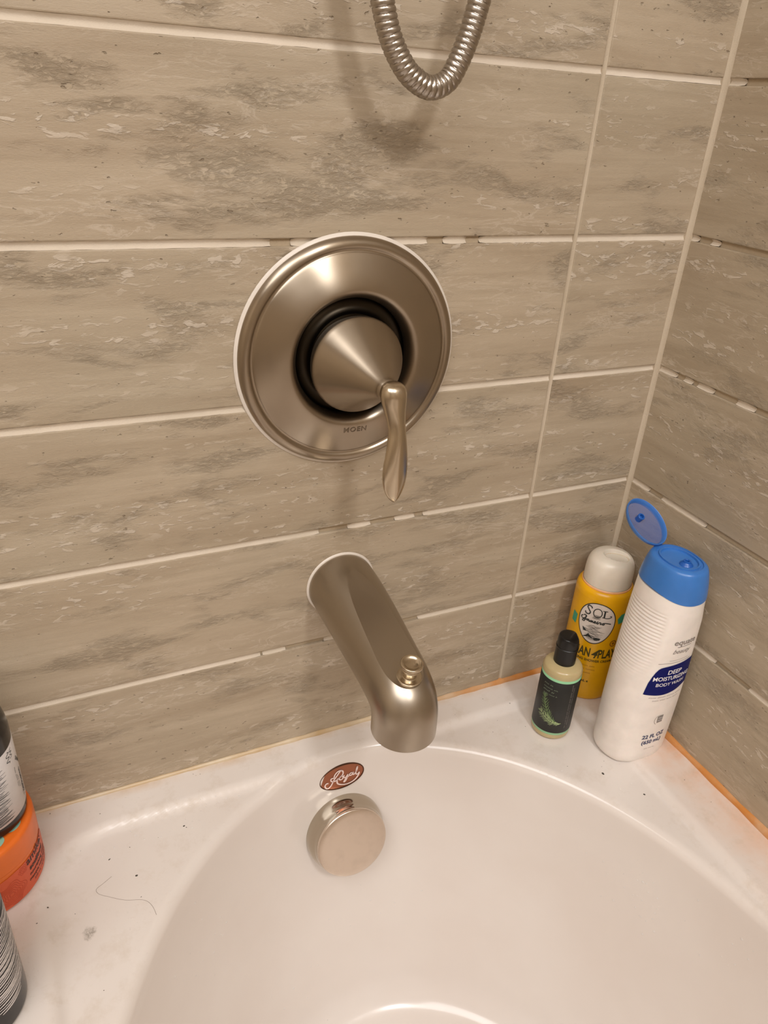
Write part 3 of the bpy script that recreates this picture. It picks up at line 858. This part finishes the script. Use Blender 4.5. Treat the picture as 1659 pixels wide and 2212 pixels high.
# S
let.append(ribbon(curve2([(-.0058, .1062), (-.0068, .1078), (-.0092, .1080), (-.0100, .1062), (-.0084, .1040), (-.0068, .1018), (-.0078, .0996), (-.0104, .0994), (-.0114, .1012)], 5), .0011))
# O
let.append(ribbon(curve2([(-.0003+.0037*math.cos(u), .1030+.0044*math.sin(u)) for u in [2*PI*i/12 for i in range(13)]], 3), .0008))
# L with curl
let.append(ribbon([(.0036, .1064), (.0078, .1064)], .0007))
let.append(ribbon([(.0056, .1064), (.0056, .1000)], .0014))
let.append(ribbon(curve2([(.0040, .0998), (.0080, .0994), (.0112, .1002), (.0118, .1016), (.0104, .1018)], 4), .0007))
# script 'Janeiro'
J = [[(-.0124, .0952), (-.0138, .0938), (-.0128, .0922), (-.0106, .0930), (-.0090, .0958), (-.0106, .0966), (-.0118, .0956)],
     [(-.0098, .0962), (-.0094, .0930), (-.0106, .0900), (-.0122, .0902), (-.0110, .0918), (-.0084, .0926)],
     [(-.0064, .0936), (-.0082, .0930), (-.0078, .0918), (-.0062, .0930), (-.0060, .0916), (-.0050, .0922)],
     [(-.0050, .0922), (-.0044, .0934), (-.0042, .0916), (-.0032, .0934), (-.0026, .0918), (-.0018, .0922)],
     [(-.0018, .0922), (-.0004, .0932), (-.0014, .0934), (-.0014, .0918), (.0002, .0920)],
     [(.0002, .0920), (.0010, .0932), (.0010, .0916), (.0020, .0920)],
     [(.0020, .0920), (.0028, .0936), (.0040, .0932), (.0036, .0918), (.0048, .0920)],
     [(.0062, .0934), (.0052, .0928), (.0058, .0916), (.0070, .0922), (.0062, .0934), (.0090, .0936), (.0126, .0930)]]
for s_ in J: let.append(ribbon(curve2([(x*1.02, y+.0006) for x, y in s_], 5), .0009))
let.append(ellipse2(.0013, .0946, .0005, .0005, 10))
wrapped('emblem_lettering', let, bigger(ym3), M['ink'], yb, None)
eng = []
rr = random.Random(11)
for i in range(14):      # engraved coast and hills in the lower half
    y = .0745+i*.0011; w = .0105*math.sqrt(max(0.05, 1-((y-.0845)/.014)**2))
    eng.append(ribbon(squig(-w*(.5+.5*rr.random()), w*(.3+.6*rr.random()), y, .0005, 9, i), .00055, True))
for i in range(7): eng.append(ribbon(squig(-.0045+i*.0003, .0030, .0968+i*.0006, .0002, 5, 50+i), .0004, True))
wrapped('emblem_engraving', eng, bigger(ym2), M['grey_ink'], yb, None)
hills = [poly2([(-.0092, .0752), (-.0060, .0778), (-.0044, .0802), (-.0022, .0780), (.0002, .0760)]), poly2([(.0000, .0762), (.0030, .0775), (.0070, .0772), (.0060, .0752), (.0020, .0742)]), poly2([(-.0110, .0850), (-.0096, .0812), (-.0060, .0818), (-.0090, .0842)])]
wrapped('emblem_hills', hills, bigger(ym3), M['ink'], yb, None)
wrapped('product_lettering', [txt('BRAZILIAN', 0.0155, (.0015, .0590), 'RIGHT', sx=0.55, weight=.0004), txt('4', 0.0160, (.0050, .0585), 'CENTER', sx=.8, shear=.35, weight=.0002), txt('PLAY', 0.0155, (.0092, .0590), 'LEFT', sx=0.57, weight=.0004)], ym, M['olive_ink'], yb)
wrapped('small_lettering', [txt('MOISTURIZING SHOWER CREAM-GEL', 0.0042, (.0015, .0530), sx=.92, weight=.0001)], ym, M['olive_ink'], yb)
wrapped('fine_lettering', [txt(s_, 0.0036, (-.0115, .0460-.0048*i), 'LEFT', sx=1.0) for i, s_ in enumerate([])]+scribble(-.012, .010, .0470, .0016, 14)+scribble(-.012, .012, .0424, .0016, 15)+scribble(-.012, .009, .0378, .0016, 16), ym, M['brown_ink'], yb)
wrapped('volume_lettering', [txt('385 mL e', 0.0042, (-.0100, .0255), 'LEFT', sx=1.0, weight=.00012)], ym, M['olive_ink'], yb)
for pts_ in ([(-.0292, .1020), (-.0286, .1034), (-.0222, .1020), (-.0226, .0905), (-.0296, .0915)], [(.0218, .1085), (.0255, .1135), (.0320, .1140), (.0320, .1030), (.0240, .1020)]):
    wrapped('teal_patch', [poly2(pts_)], ym, M['teal'], yb)
wrapped('round_stamp', [ribbon([(.0235+.0035*math.cos(u), .0775+.0035*math.sin(u)) for u in [2*PI*i/16 for i in range(17)]], .0012), ellipse2(.0235, .0775, .0016, .0016, 12)], ym, M['brown_ink'], yb)

# ---- large white body wash bottle with blue flip cap
wb = thing('body_wash_bottle', (-0.0430, -0.1225, -0.0045), 'tall white body wash bottle with open blue flip cap beside the right wall', 'bottle')
WPHI = math.radians(-92)          # label centre
Aof = [(0.0, .0335), (.004, .0358), (.012, .0366), (.05, .0372), (.09, .0362), (.13, .0338), (.165, .0305), (.185, .0282), (.202, .0262), (.215, .0240), (.226, .0212), (.232, .018)]
Bof = [(0.0, .0265), (.004, .0285), (.012, .0294), (.05, .0302), (.09, .0310), (.13, .0316), (.165, .0322), (.185, .0322), (.202, .0316), (.215, .0298), (.226, .0270), (.232, .024)]
Aof = smoothprof(Aof, 6); Bof = smoothprof(Bof, 6)
def wsurf(phi, z, off=0.0, ribs=True):
    a, b = interp(z, Aof), interp(z, Bof)
    c, s = math.cos(phi), math.sin(phi)
    n = 2.25
    r = (abs(c/a)**n + abs(s/b)**n)**(-1/n)
    d = (phi-WPHI+PI) % (2*PI)-PI
    # slightly flattened front panel, its edge a soft crease that leans outward at the bottom
    wpan = 0.95 - 0.35*sstep((z-.02)/.15)
    if ribs:
        dd = abs(d)
        r += 0.0009*math.exp(-((dd-wpan)/0.16)**2)*sstep((.192-z)/.02)
        # grip ribs on the sides, a long triangle fading downwards
        side = dd-wpan-0.10
        lo = 0.088+0.02*min(1, max(0, (1.9-dd)))
        if side > 0 and dd < 2.6 and z < .188:
            m = sstep(side/.12)*sstep((z-lo)/.05)*sstep((.186-z)/.004)
            ph_ = (z/0.0036) % 1.0
            r -= 0.00055*m*(1 if ph_ < .35 else 0.0)
    r += off
    return Vector((r*c, r*s, z))
bm = bmesh.new(); rings = []
zs = [0.0, .0006, .002, .004, .007, .012] + [.012+.0006*i for i in range(1, 314)]
zs = [z for z in zs if z < .2005] + [.2005]
for z in zs:
    rings.append([wsurf(2*PI*j/128, z, -.0015 if z < .0003 else 0) for j in range(128)])
grid_mesh(bm, rings, cap0=True, cap1=True)
finish('bottle_body', bm, M['white_plastic'], wb, sharp=80)
def seamz(phi):
    d = (phi-WPHI+PI) % (2*PI)-PI
    return 0.2025 - 0.0055*math.cos(d)**2*(1 if abs(d) < PI/2 else .3)
bm = bmesh.new(); rings = []
for k in range(25):
    f_ = k/24; ring = []
    for j in range(96):
        phi = 2*PI*j/96; z0 = seamz(phi); z = z0 + (0.2240-z0)*f_
        p = wsurf(phi, z, 0.0005, False)
        ring.append(p)
    rings.append(ring)
for sc_f, z in ((.965, .2262), (.90, .2275), (.80, .2280), (.79, .2268), (.70, .2268), (.69, .2282), (.64, .2282), (.63, .2262), (.40, .2256), (.15, .2254)):
    rings.append([Vector((wsurf(2*PI*j/96, .2240, .0005, False).x*sc_f, wsurf(2*PI*j/96, .2240, .0005, False).y*sc_f, z)) for j in range(96)])
rings.insert(0, [wsurf(2*PI*j/96, seamz(2*PI*j/96), -.002, False) for j in range(96)])
grid_mesh(bm, rings, cap0=True, cap1=True)
cap = finish('flip_cap', bm, M['blue_cap'], wb, sharp=50)
bm = bmesh.new(); lathe(bm, smoothprof([(.0062, .2254), (.0058, .2262), (.0036, .2285), (.0034, .2296), (.0022, .2298), (.0018, .2290), (.0017, .2270), (.0001, .2269)], 3), 32)
nz_ = finish('nozzle', bm, M['blue_dark'], cap, loc=(0.001, -0.008, 0))
# open lid, hinged at the back of the cap
lid_o = Vector((-0.002, 0.0235, .2262))
bm = bmesh.new(); rings = []
LA, LB = .0185, .0250
def lidring(k, h, n=64): return [(LA*k*math.cos(2*PI*j/n), LB*k*math.sin(2*PI*j/n), h) for j in range(n)]
# local: x across, y along the lid away from the hinge, z = inner side
for k, h in ((.90, -.0026), (.93, -.0022), (.99, .0), (1.0, .0028), (.985, .0034), (.955, .0030), (.93, .0005), (.90, -.0006)):
    rings.append(lidring(k, h))
grid_mesh(bm, rings, closed_v=True)
bmp = bmesh.new()
grid_mesh(bmp, [lidring(k, h) for k, h in ((.905, -.0010), (.85, -.0014), (.5, -.0026), (.05, -.0030))] , cap1=True)
rim_faces = None
TL_ = math.radians(34)     # the lid leans back this far above the horizontal
yv = Vector((-0.10, math.cos(TL_), math.sin(TL_))).normalized(); zv = Vector((0, -math.sin(TL_), math.cos(TL_)))
xv = yv.cross(zv).normalized(); zv = xv.cross(yv).normalized()
mat = Matrix((xv, yv, zv)).transposed().to_4x4()
lc = lid_o + yv*(LB+.0012) + zv*0.001
bmesh.ops.transform(bm, matrix=Matrix.Translation(lc) @ mat, verts=bm.verts[:])
bmesh.ops.transform(bmp, matrix=Matrix.Translation(lc) @ mat, verts=bmp.verts[:])
lid = finish('lid', bm, M['blue_cap'], wb, sharp=50)
finish('lid_panel', bmp, M['blue_trans'], lid, sharp=50)['label'] = 'thin translucent grey blue panel'
bm = bmesh.new(); lathe(bm, [(.0032, -.0032), (.0034, .0030), (.0028, .0036), (.0020, .0036), (.0018, .0010), (0, .001)], 24)
bmesh.ops.transform(bm, matrix=Matrix.Translation(lc + yv*.006 + xv*-.003) @ mat, verts=bm.verts[:])
finish('plug', bm, M['blue_dark'], lid, sharp=40)
bm = bmesh.new(); box(bm, -.005, .005, -.0022, .0022, -.0006, .0006)
bmesh.ops.transform(bm, matrix=Matrix.Translation(lid_o + Vector((0, .0008, 0))) @ mat, verts=bm.verts[:])
finish('hinge', bm, M['blue_dark'], wb, smooth=False)
def wmap(off, z0=0.0):
    def f(s, t_):
        phi = WPHI + s/.032
        return wsurf(phi, z0+t_, off)
    return f
W1 = wmap(.0003); W2 = wmap(.0006)
nv = []
top = []; bot = []
for i in range(25):
    u = i/24; s_ = -.0235 + .047*u
    yt = .1205 + .0075*(1-math.exp(-u*9)) - .012*max(0, (.16-u)/.16)**2 + .004*u
    yb_ = .0945 + .0040*math.sin(PI*u)*-.6 + .005*u*u
    top.append((s_, yt)); bot.append((s_ - .0015*(1-u), yb_))
wrapped('navy_panel', [poly2(bot+top[::-1])], W1, M['navy'], wb, .0015)
wrapped('panel_lettering', [txt('DEEP', .0072, (0, .1188), weight=.00012), txt('MOISTURIZING', .0068, (0, .1115), weight=.00012, sx=.88), txt('BODY WASH', .0056, (0, .1045), weight=.00005)], W2, M['white_print'], wb)
wrapped('brand_lettering', [txt('equate', .0092, (.002, .1535), weight=.0001), ribbon([(-.006, .1510), (.010, .1516)], .0006), txt('beauty', .0072, (0, .1435), shear=.4), ribbon([(-.0195, .1320), (.016, .1335)], .0004), ribbon([(-.010, .1352), (.012, .1360)], .0003)], W1, M['grey_print'], wb)
wrapped('small_lettering', [*scribble(-.019, .019, .0900, .0015, 11), *scribble(-.015, .017, .0860, .0014, 12)], W1, M['grey_print'], wb)
wrapped('round_seal', [ribbon([(.0000+.0052*math.cos(u), .0585+.0058*math.sin(u)) for u in [PI*.35+PI*1.0*i/14 for i in range(15)]], .0004), poly2([(-.0015, .0545), (-.0020, .0630), (.0050, .0640), (.0052, .0550)])], W1, M['grey_print'], wb)
wrapped('seal_lettering', [txt('FREE', .0026, (.0016, .0600)), txt('FROM', .0022, (.0016, .0570))], W2, M['white_print'], wb)
wrapped('volume_lettering', [txt('22 FL OZ', .0070, (.0005, .0345), weight=.00018), txt('(650 mL)', .0070, (.0005, .0268), weight=.00018)], W1, M['navy_ink'], wb)
wrapped('tiny_lettering', scribble(-.007, .007, .0200, .0011, 13), W1, M['grey_print'], wb)

# ---- orange jar at the left
jx, jy = -0.6480, -0.0475
jar = thing('hair_mask_jar', (jx, jy, 0.0), 'wide orange jar with black lettering on the left ledge under a dark bottle', 'jar')
JR = 0.0455
jp = smoothprof([(0.0425, 0.0), (0.0450, 0.0010), (0.0455, 0.0040), (0.0455, 0.0200), (0.0454, 0.0385)], 4)
bm = bmesh.new(); lathe(bm, jp, 96); finish('jar_body', bm, M['orange'], jar)
bm = bmesh.new(); lathe(bm, smoothprof([(0.0440, 0.0385), (0.0453, 0.0388), (0.0455, 0.0400), (0.0454, 0.0500), (0.0452, 0.0575), (0.0445, 0.0603), (0.0425, 0.0618), (0.0380, 0.0620), (0.0200, 0.0620), (0.0003, 0.0620)], 4), 96)
lidj = finish('lid', bm, M['orange'], jar)
jphi = math.radians(-27)
jm = cyl_map(JR, jphi, .0003); jm2 = cyl_map(JR, jphi, .0005)
wrapped('coral_panel', [poly2([(-.040, .0030), (-.040, .0330), (-.020, .0350), (.0, .0345), (.020, .0350), (.024, .0300), (.024, .0060), (.010, .0028), (-.020, .0022)])], jm, M['coral'], jar, .002)
fl = []
for k in range(6):
    r_ = .0022+k*.0019
    fl.append(ribbon([( -.0270+r_*(1+.14*math.cos(5*u))*math.cos(u), .0150+r_*.98*(1+.14*math.cos(5*u))*math.sin(u)) for u in [2*PI*i/40 for i in range(41)]], .00035))
for k in range(3):
    r_ = .0012+k*.0014
    fl.append(ribbon([(-.0085-.006+r_*(1+.15*math.cos(6*u))*math.cos(u), .0295+r_*(1+.15*math.cos(6*u))*math.sin(u)) for u in [2*PI*i/30 for i in range(31)]], .0003))
wrapped('flower_line_print', fl, jm2, M['coral_line'], jar, None)
wrapped('brand_lettering', [txt('amika:', .0100, (-.0105, .0290), 'LEFT', weight=.0002, sx=1.0)], jm2, M['maroon_ink'], jar)
wrapped('product_lettering', [txt('soulfood', .0062, (-.0085, .0215), 'LEFT', weight=.0003), txt('nourishing mask', .0044, (-.0095, .0160), 'LEFT', weight=.00012), txt('masque nourrissant', .0040, (-.0110, .0112), 'LEFT', weight=.0001), txt('250 mL / 8.45 fl oz', .0032, (-.0060, .0068), 'LEFT')], jm2, M['maroon_ink'], jar)
blobs = []
for i in range(11):
    a = 2*PI*i/11+.12; blobs.append(ellipse2(.0335*math.cos(a), .0335*math.sin(a), .0058, .0076, 24, rot=a))
wrapped('teal_scallop_print', blobs, lambda s, t_: Vector((s, t_, .06225)), M['teal_pale'], lidj, None)

# ---- dark bottle standing on the jar
tb = thing('shampoo_bottle', (-0.6375, -0.0450, 0.0624), 'black bottle with white scribbled label standing on the orange jar', 'bottle')
TR = 0.0315
bm = bmesh.new(); lathe(bm, smoothprof([(0.0270, 0.0), (0.0305, 0.0014), (0.0315, 0.0050), (0.0315, 0.03), (0.0315, 0.078), (0.0308, 0.090), (0.0280, 0.102), (0.0230, 0.111), (0.0160, 0.1165), (0.0130, 0.120), (0.0125, 0.126)], 5), 80)
finish('bottle_body', bm, M['black_gloss'], tb)
bm = bmesh.new(); lathe(bm, [(.0132, .1235), (.0145, .124), (.0146, .142), (.0140, .144), (.0, .144)], 40); finish('cap', bm, M['black_plastic'], tb)
bm = bmesh.new(); lathe(bm, [(.0315, .0100), (.03175, .0102), (.03175, .0740), (.0315, .0742)], 96, cap0=False, cap1=False)
finish('label', bm, M['paper'], tb, sharp=60)
tph = math.radians(-22)
tm_ = cyl_map(.03177, tph, .0002); 
wrapped('title_lettering', [txt('eva nyc', .0078, (-.004, .0700), 'LEFT', rot=-PI/2, sx=.9)][:0] + [ribbon(curve2([(-.004+.0022*math.sin(i*1.9), .072-.0014*i) for i in range(9)], 4), .0006), ribbon(curve2([(.0005+.0018*math.sin(i*2.3+1), .072-.0012*i) for i in range(8)], 4), .0005)], tm_, M['ink'], tb, None)
wrapped('label_lettering', [txt('SHAMPOO', .0042, (.0050, .0560), 'LEFT', rot=-.9, weight=.0001), txt('SHAMPOOING', .0038, (.0070, .0440), 'LEFT', rot=-PI/2, weight=.0001)]+scribble(-.052, -.030, .0010, .0014, 7, True)+scribble(-.042, -.028, .0030, .0013, 8, True)+scribble(-.030, -.016, .0060, .0013, 9, True)+scribble(-.025, -.014, .0095, .0015, 10, True), tm_, M['ink'], tb)
sk = []; rr = random.Random(5)
for i in range(44):
    y = .0120+i*.00135; x1 = -.0130+rr.uniform(-.0030, .0035); x0 = -.040
    sk.append(ribbon(curve2([(x0, y-.001), ((x0+x1)/2, y+rr.uniform(-.001, .0012)), (x1, y+rr.uniform(0, .0016))], 4), rr.uniform(.0003, .0008), True))
wrapped('ink_sketch', sk, tm_, M['ink'], tb, None)

# ---- striped bottle at the lower left
sb = thing('striped_bottle', (-0.6515, -0.1565, 0.0), 'dark bottle covered in white brush stripes standing nearest on the left ledge', 'bottle')
bm = bmesh.new(); lathe(bm, smoothprof([(0.0270, 0.0), (0.0310, 0.0014), (0.0320, 0.0055), (0.0320, 0.03), (0.0320, 0.090), (0.0312, 0.100), (0.0275, 0.112), (0.0200, 0.121), (0.0140, 0.126), (0.0125, 0.130)], 5), 80)
finish('bottle_body', bm, M['black_gloss'], sb)
bm = bmesh.new(); lathe(bm, [(.0130, .128), (.0145, .1285), (.0146, .147), (.0140, .149), (.0, .149)], 40); finish('cap', bm, M['black_plastic'], sb)
sm = cyl_map(.0320, math.radians(-34), .0003)
st = []; rr = random.Random(9)
for i in range(30):
    y = .0210+i*.0026
    x0 = -.0160-rr.uniform(0, .004) + max(0, (.045-y))*.28; x1 = .020+rr.uniform(-.002, .004) - max(0, .034-y)*.9
    xm = (x0+x1)/2
    st.append(ribbon(curve2([(x0, y+rr.uniform(-.0005, .0005)), (xm, y-.0012+rr.uniform(-.0006, .0006)), (x1, y+.0008+rr.uniform(-.0008, .0008))], 5), rr.uniform(.0012, .0022), True))
wrapped('brush_stripes', st, sm, M['paper'], sb, None)

# ---------------------------------------------------------------- small things on the ledge
hpts = [(-0.5544, -0.0842), (-0.5618, -0.0884), (-0.5671, -0.0915), (-0.5658, -0.0964), (-0.5586, -0.102), (-0.5471, -0.1097), (-0.5335, -0.1152), (-0.5281, -0.1225), (-0.5261, -0.1318)]
bm = bmesh.new(); rings = []
sp3 = smoothprof(hpts, 8)
for i, (x, y) in enumerate(sp3):
    a = sp3[max(0, i-1)]; b = sp3[min(len(sp3)-1, i+1)]
    d = Vector((b[0]-a[0], b[1]-a[1], 0)).normalized(); n_ = Vector((-d.y, d.x, 0)); r = .00010
    z = deck_z(x, y)+r*1.2
    rings.append([Vector((x, y, z))+n_*r*math.cos(q)+Vector((0, 0, r*math.sin(q))) for q in (0, PI/2, PI, 1.5*PI)])
grid_mesh(bm, rings)
hair = finish('hair', bm, M['hair']); hair['label'] = 'thin curled brown hair lying on the left ledge'; hair['category'] = 'hair'

flecks = [(-0.5964, -0.0055, .8), (-0.5644, -0.0161, .5), (-0.556, -0.0216, .8), (-0.5755, -0.0498, 1), (-0.5542, -0.067, 1.5), (-0.5368, -0.0614, .7), (-0.5126, -0.0606, .6), (-0.5354, -0.0909, 1.8), (-0.5348, -0.1117, .9), (-0.6033, -0.0974, 1), (-0.6116, -0.1083, 1), (-0.5846, -0.1071, .6), (-0.4898, -0.0569, 1.5), (-0.4880, -0.0590, 1), (-0.5707, -0.1756, .7), (-0.4707, -0.0069, .6), (-0.4686, -0.0095, .6), (-0.4646, -0.0092, .7), (-0.1561, -0.0174, .8), (-0.1314, -0.0337, 1.2), (-0.1682, -0.0594, .7), (-0.1311, -0.0651, .7), (-0.0893, -0.1405, .7), (-0.0823, -0.1355, .7), (-0.1219, -0.1272, .7), (-0.0938, -0.1483, 2.2), (-0.0724, -0.1843, 1.6), (-0.022, -0.2189, .8), (-0.0264, -0.1885, .8), (-0.1968, -0.0274, .5), (-0.1545, -0.0467, .6)]
bm = bmesh.new(); rr = random.Random(21)
for x, y, s_ in flecks:
    n_ = 7; z = deck_z(x, y); r = .00075*s_; a0 = rr.uniform(0, PI); el = rr.uniform(.45, .9)
    ring = []; mid = []
    for i in range(n_):
        a = 2*PI*i/n_; q = r*rr.uniform(.6, 1.2); px, py = q*math.cos(a), q*el*math.sin(a)
        ring.append(bm.verts.new((x+px*math.cos(a0)-py*math.sin(a0), y+px*math.sin(a0)+py*math.cos(a0), z)))
    c_ = bm.verts.new((x, y, z+.0004*s_))
    for i in range(n_): bm.faces.new((ring[i], ring[(i+1) % n_], c_))
fk = finish('dirt_flecks', bm, M['fleck']); fk['label'] = 'scattered dark dirt flecks lying on the tub ledge'; fk['category'] = 'dirt'; fk['kind'] = 'stuff'

from mathutils.bvhtree import BVHTree
tme = tub.data
bvh = BVHTree.FromPolygons([v.co for v in tme.vertices], [p.vertices for p in tme.polygons])
bm = bmesh.new(); rr = random.Random(33)
def drop(p, n, r, fl=.45):
    q = n.to_track_quat('Z', 'Y'); prev = None
    sx_ = rr.uniform(.8, 1.25)
    top_ = bm.verts.new(p + n*r*fl)
    for k_, (a, h_) in enumerate(((.45, .88), (.8, .55), (1.0, 0.0), (.96, -.15))):
        ring = [bm.verts.new(p + q @ Vector((a*r*sx_*math.cos(2*PI*j/8), a*r*math.sin(2*PI*j/8), h_*r*fl))) for j in range(8)]
        for j in range(8):
            if prev is None: bm.faces.new((top_, ring[j], ring[(j+1) % 8]))
            else: bm.faces.new((prev[j], ring[j], ring[(j+1) % 8], prev[(j+1) % 8]))
        prev = ring
    bm.faces.new(prev[::-1])
for (cx_, cy_, cz_, ex, ez, nn_) in ((-.098, -.235, -.075, .045, .045, 34), (-.070, -.330, -.06, .04, .04, 12), (-.47, -.12, -.09, .05, .05, 18), (-.33, -.10, -.20, .10, .05, 12), (-.40, -.16, -.30, .10, .05, 10)):
    for i in range(nn_):
        q_ = Vector((cx_+rr.gauss(0, ex*.5), cy_+rr.gauss(0, ex*.5), cz_+rr.gauss(0, ez*.5)))
        loc, nrm, idx, dd_ = bvh.find_nearest(q_)
        if loc is None: continue
        if nrm.dot(Vector((BX, -.5, .3))-loc) < 0: nrm = -nrm
        drop(loc, nrm, rr.uniform(.0005, .0013))
for i in range(46):      # ledge spatter at the left and right of the basin
    x_, y_ = (rr.uniform(-.56, -.40), rr.uniform(-.062, -.036)) if i < 24 else (rr.uniform(-.20, -.05), rr.uniform(-.24, -.05))
    if ((x_-BX)/A0)**2+((y_-CY)/B0)**2 < 1.02: continue
    drop(Vector((x_, y_, deck_z(x_, y_))), Vector((0, 0, 1)), rr.uniform(.0004, .0010))
dr = finish('water_droplets', bm, M['water']); dr['label'] = 'clear water droplets scattered over the tub ledge and basin'; dr['category'] = 'water'; dr['kind'] = 'stuff'
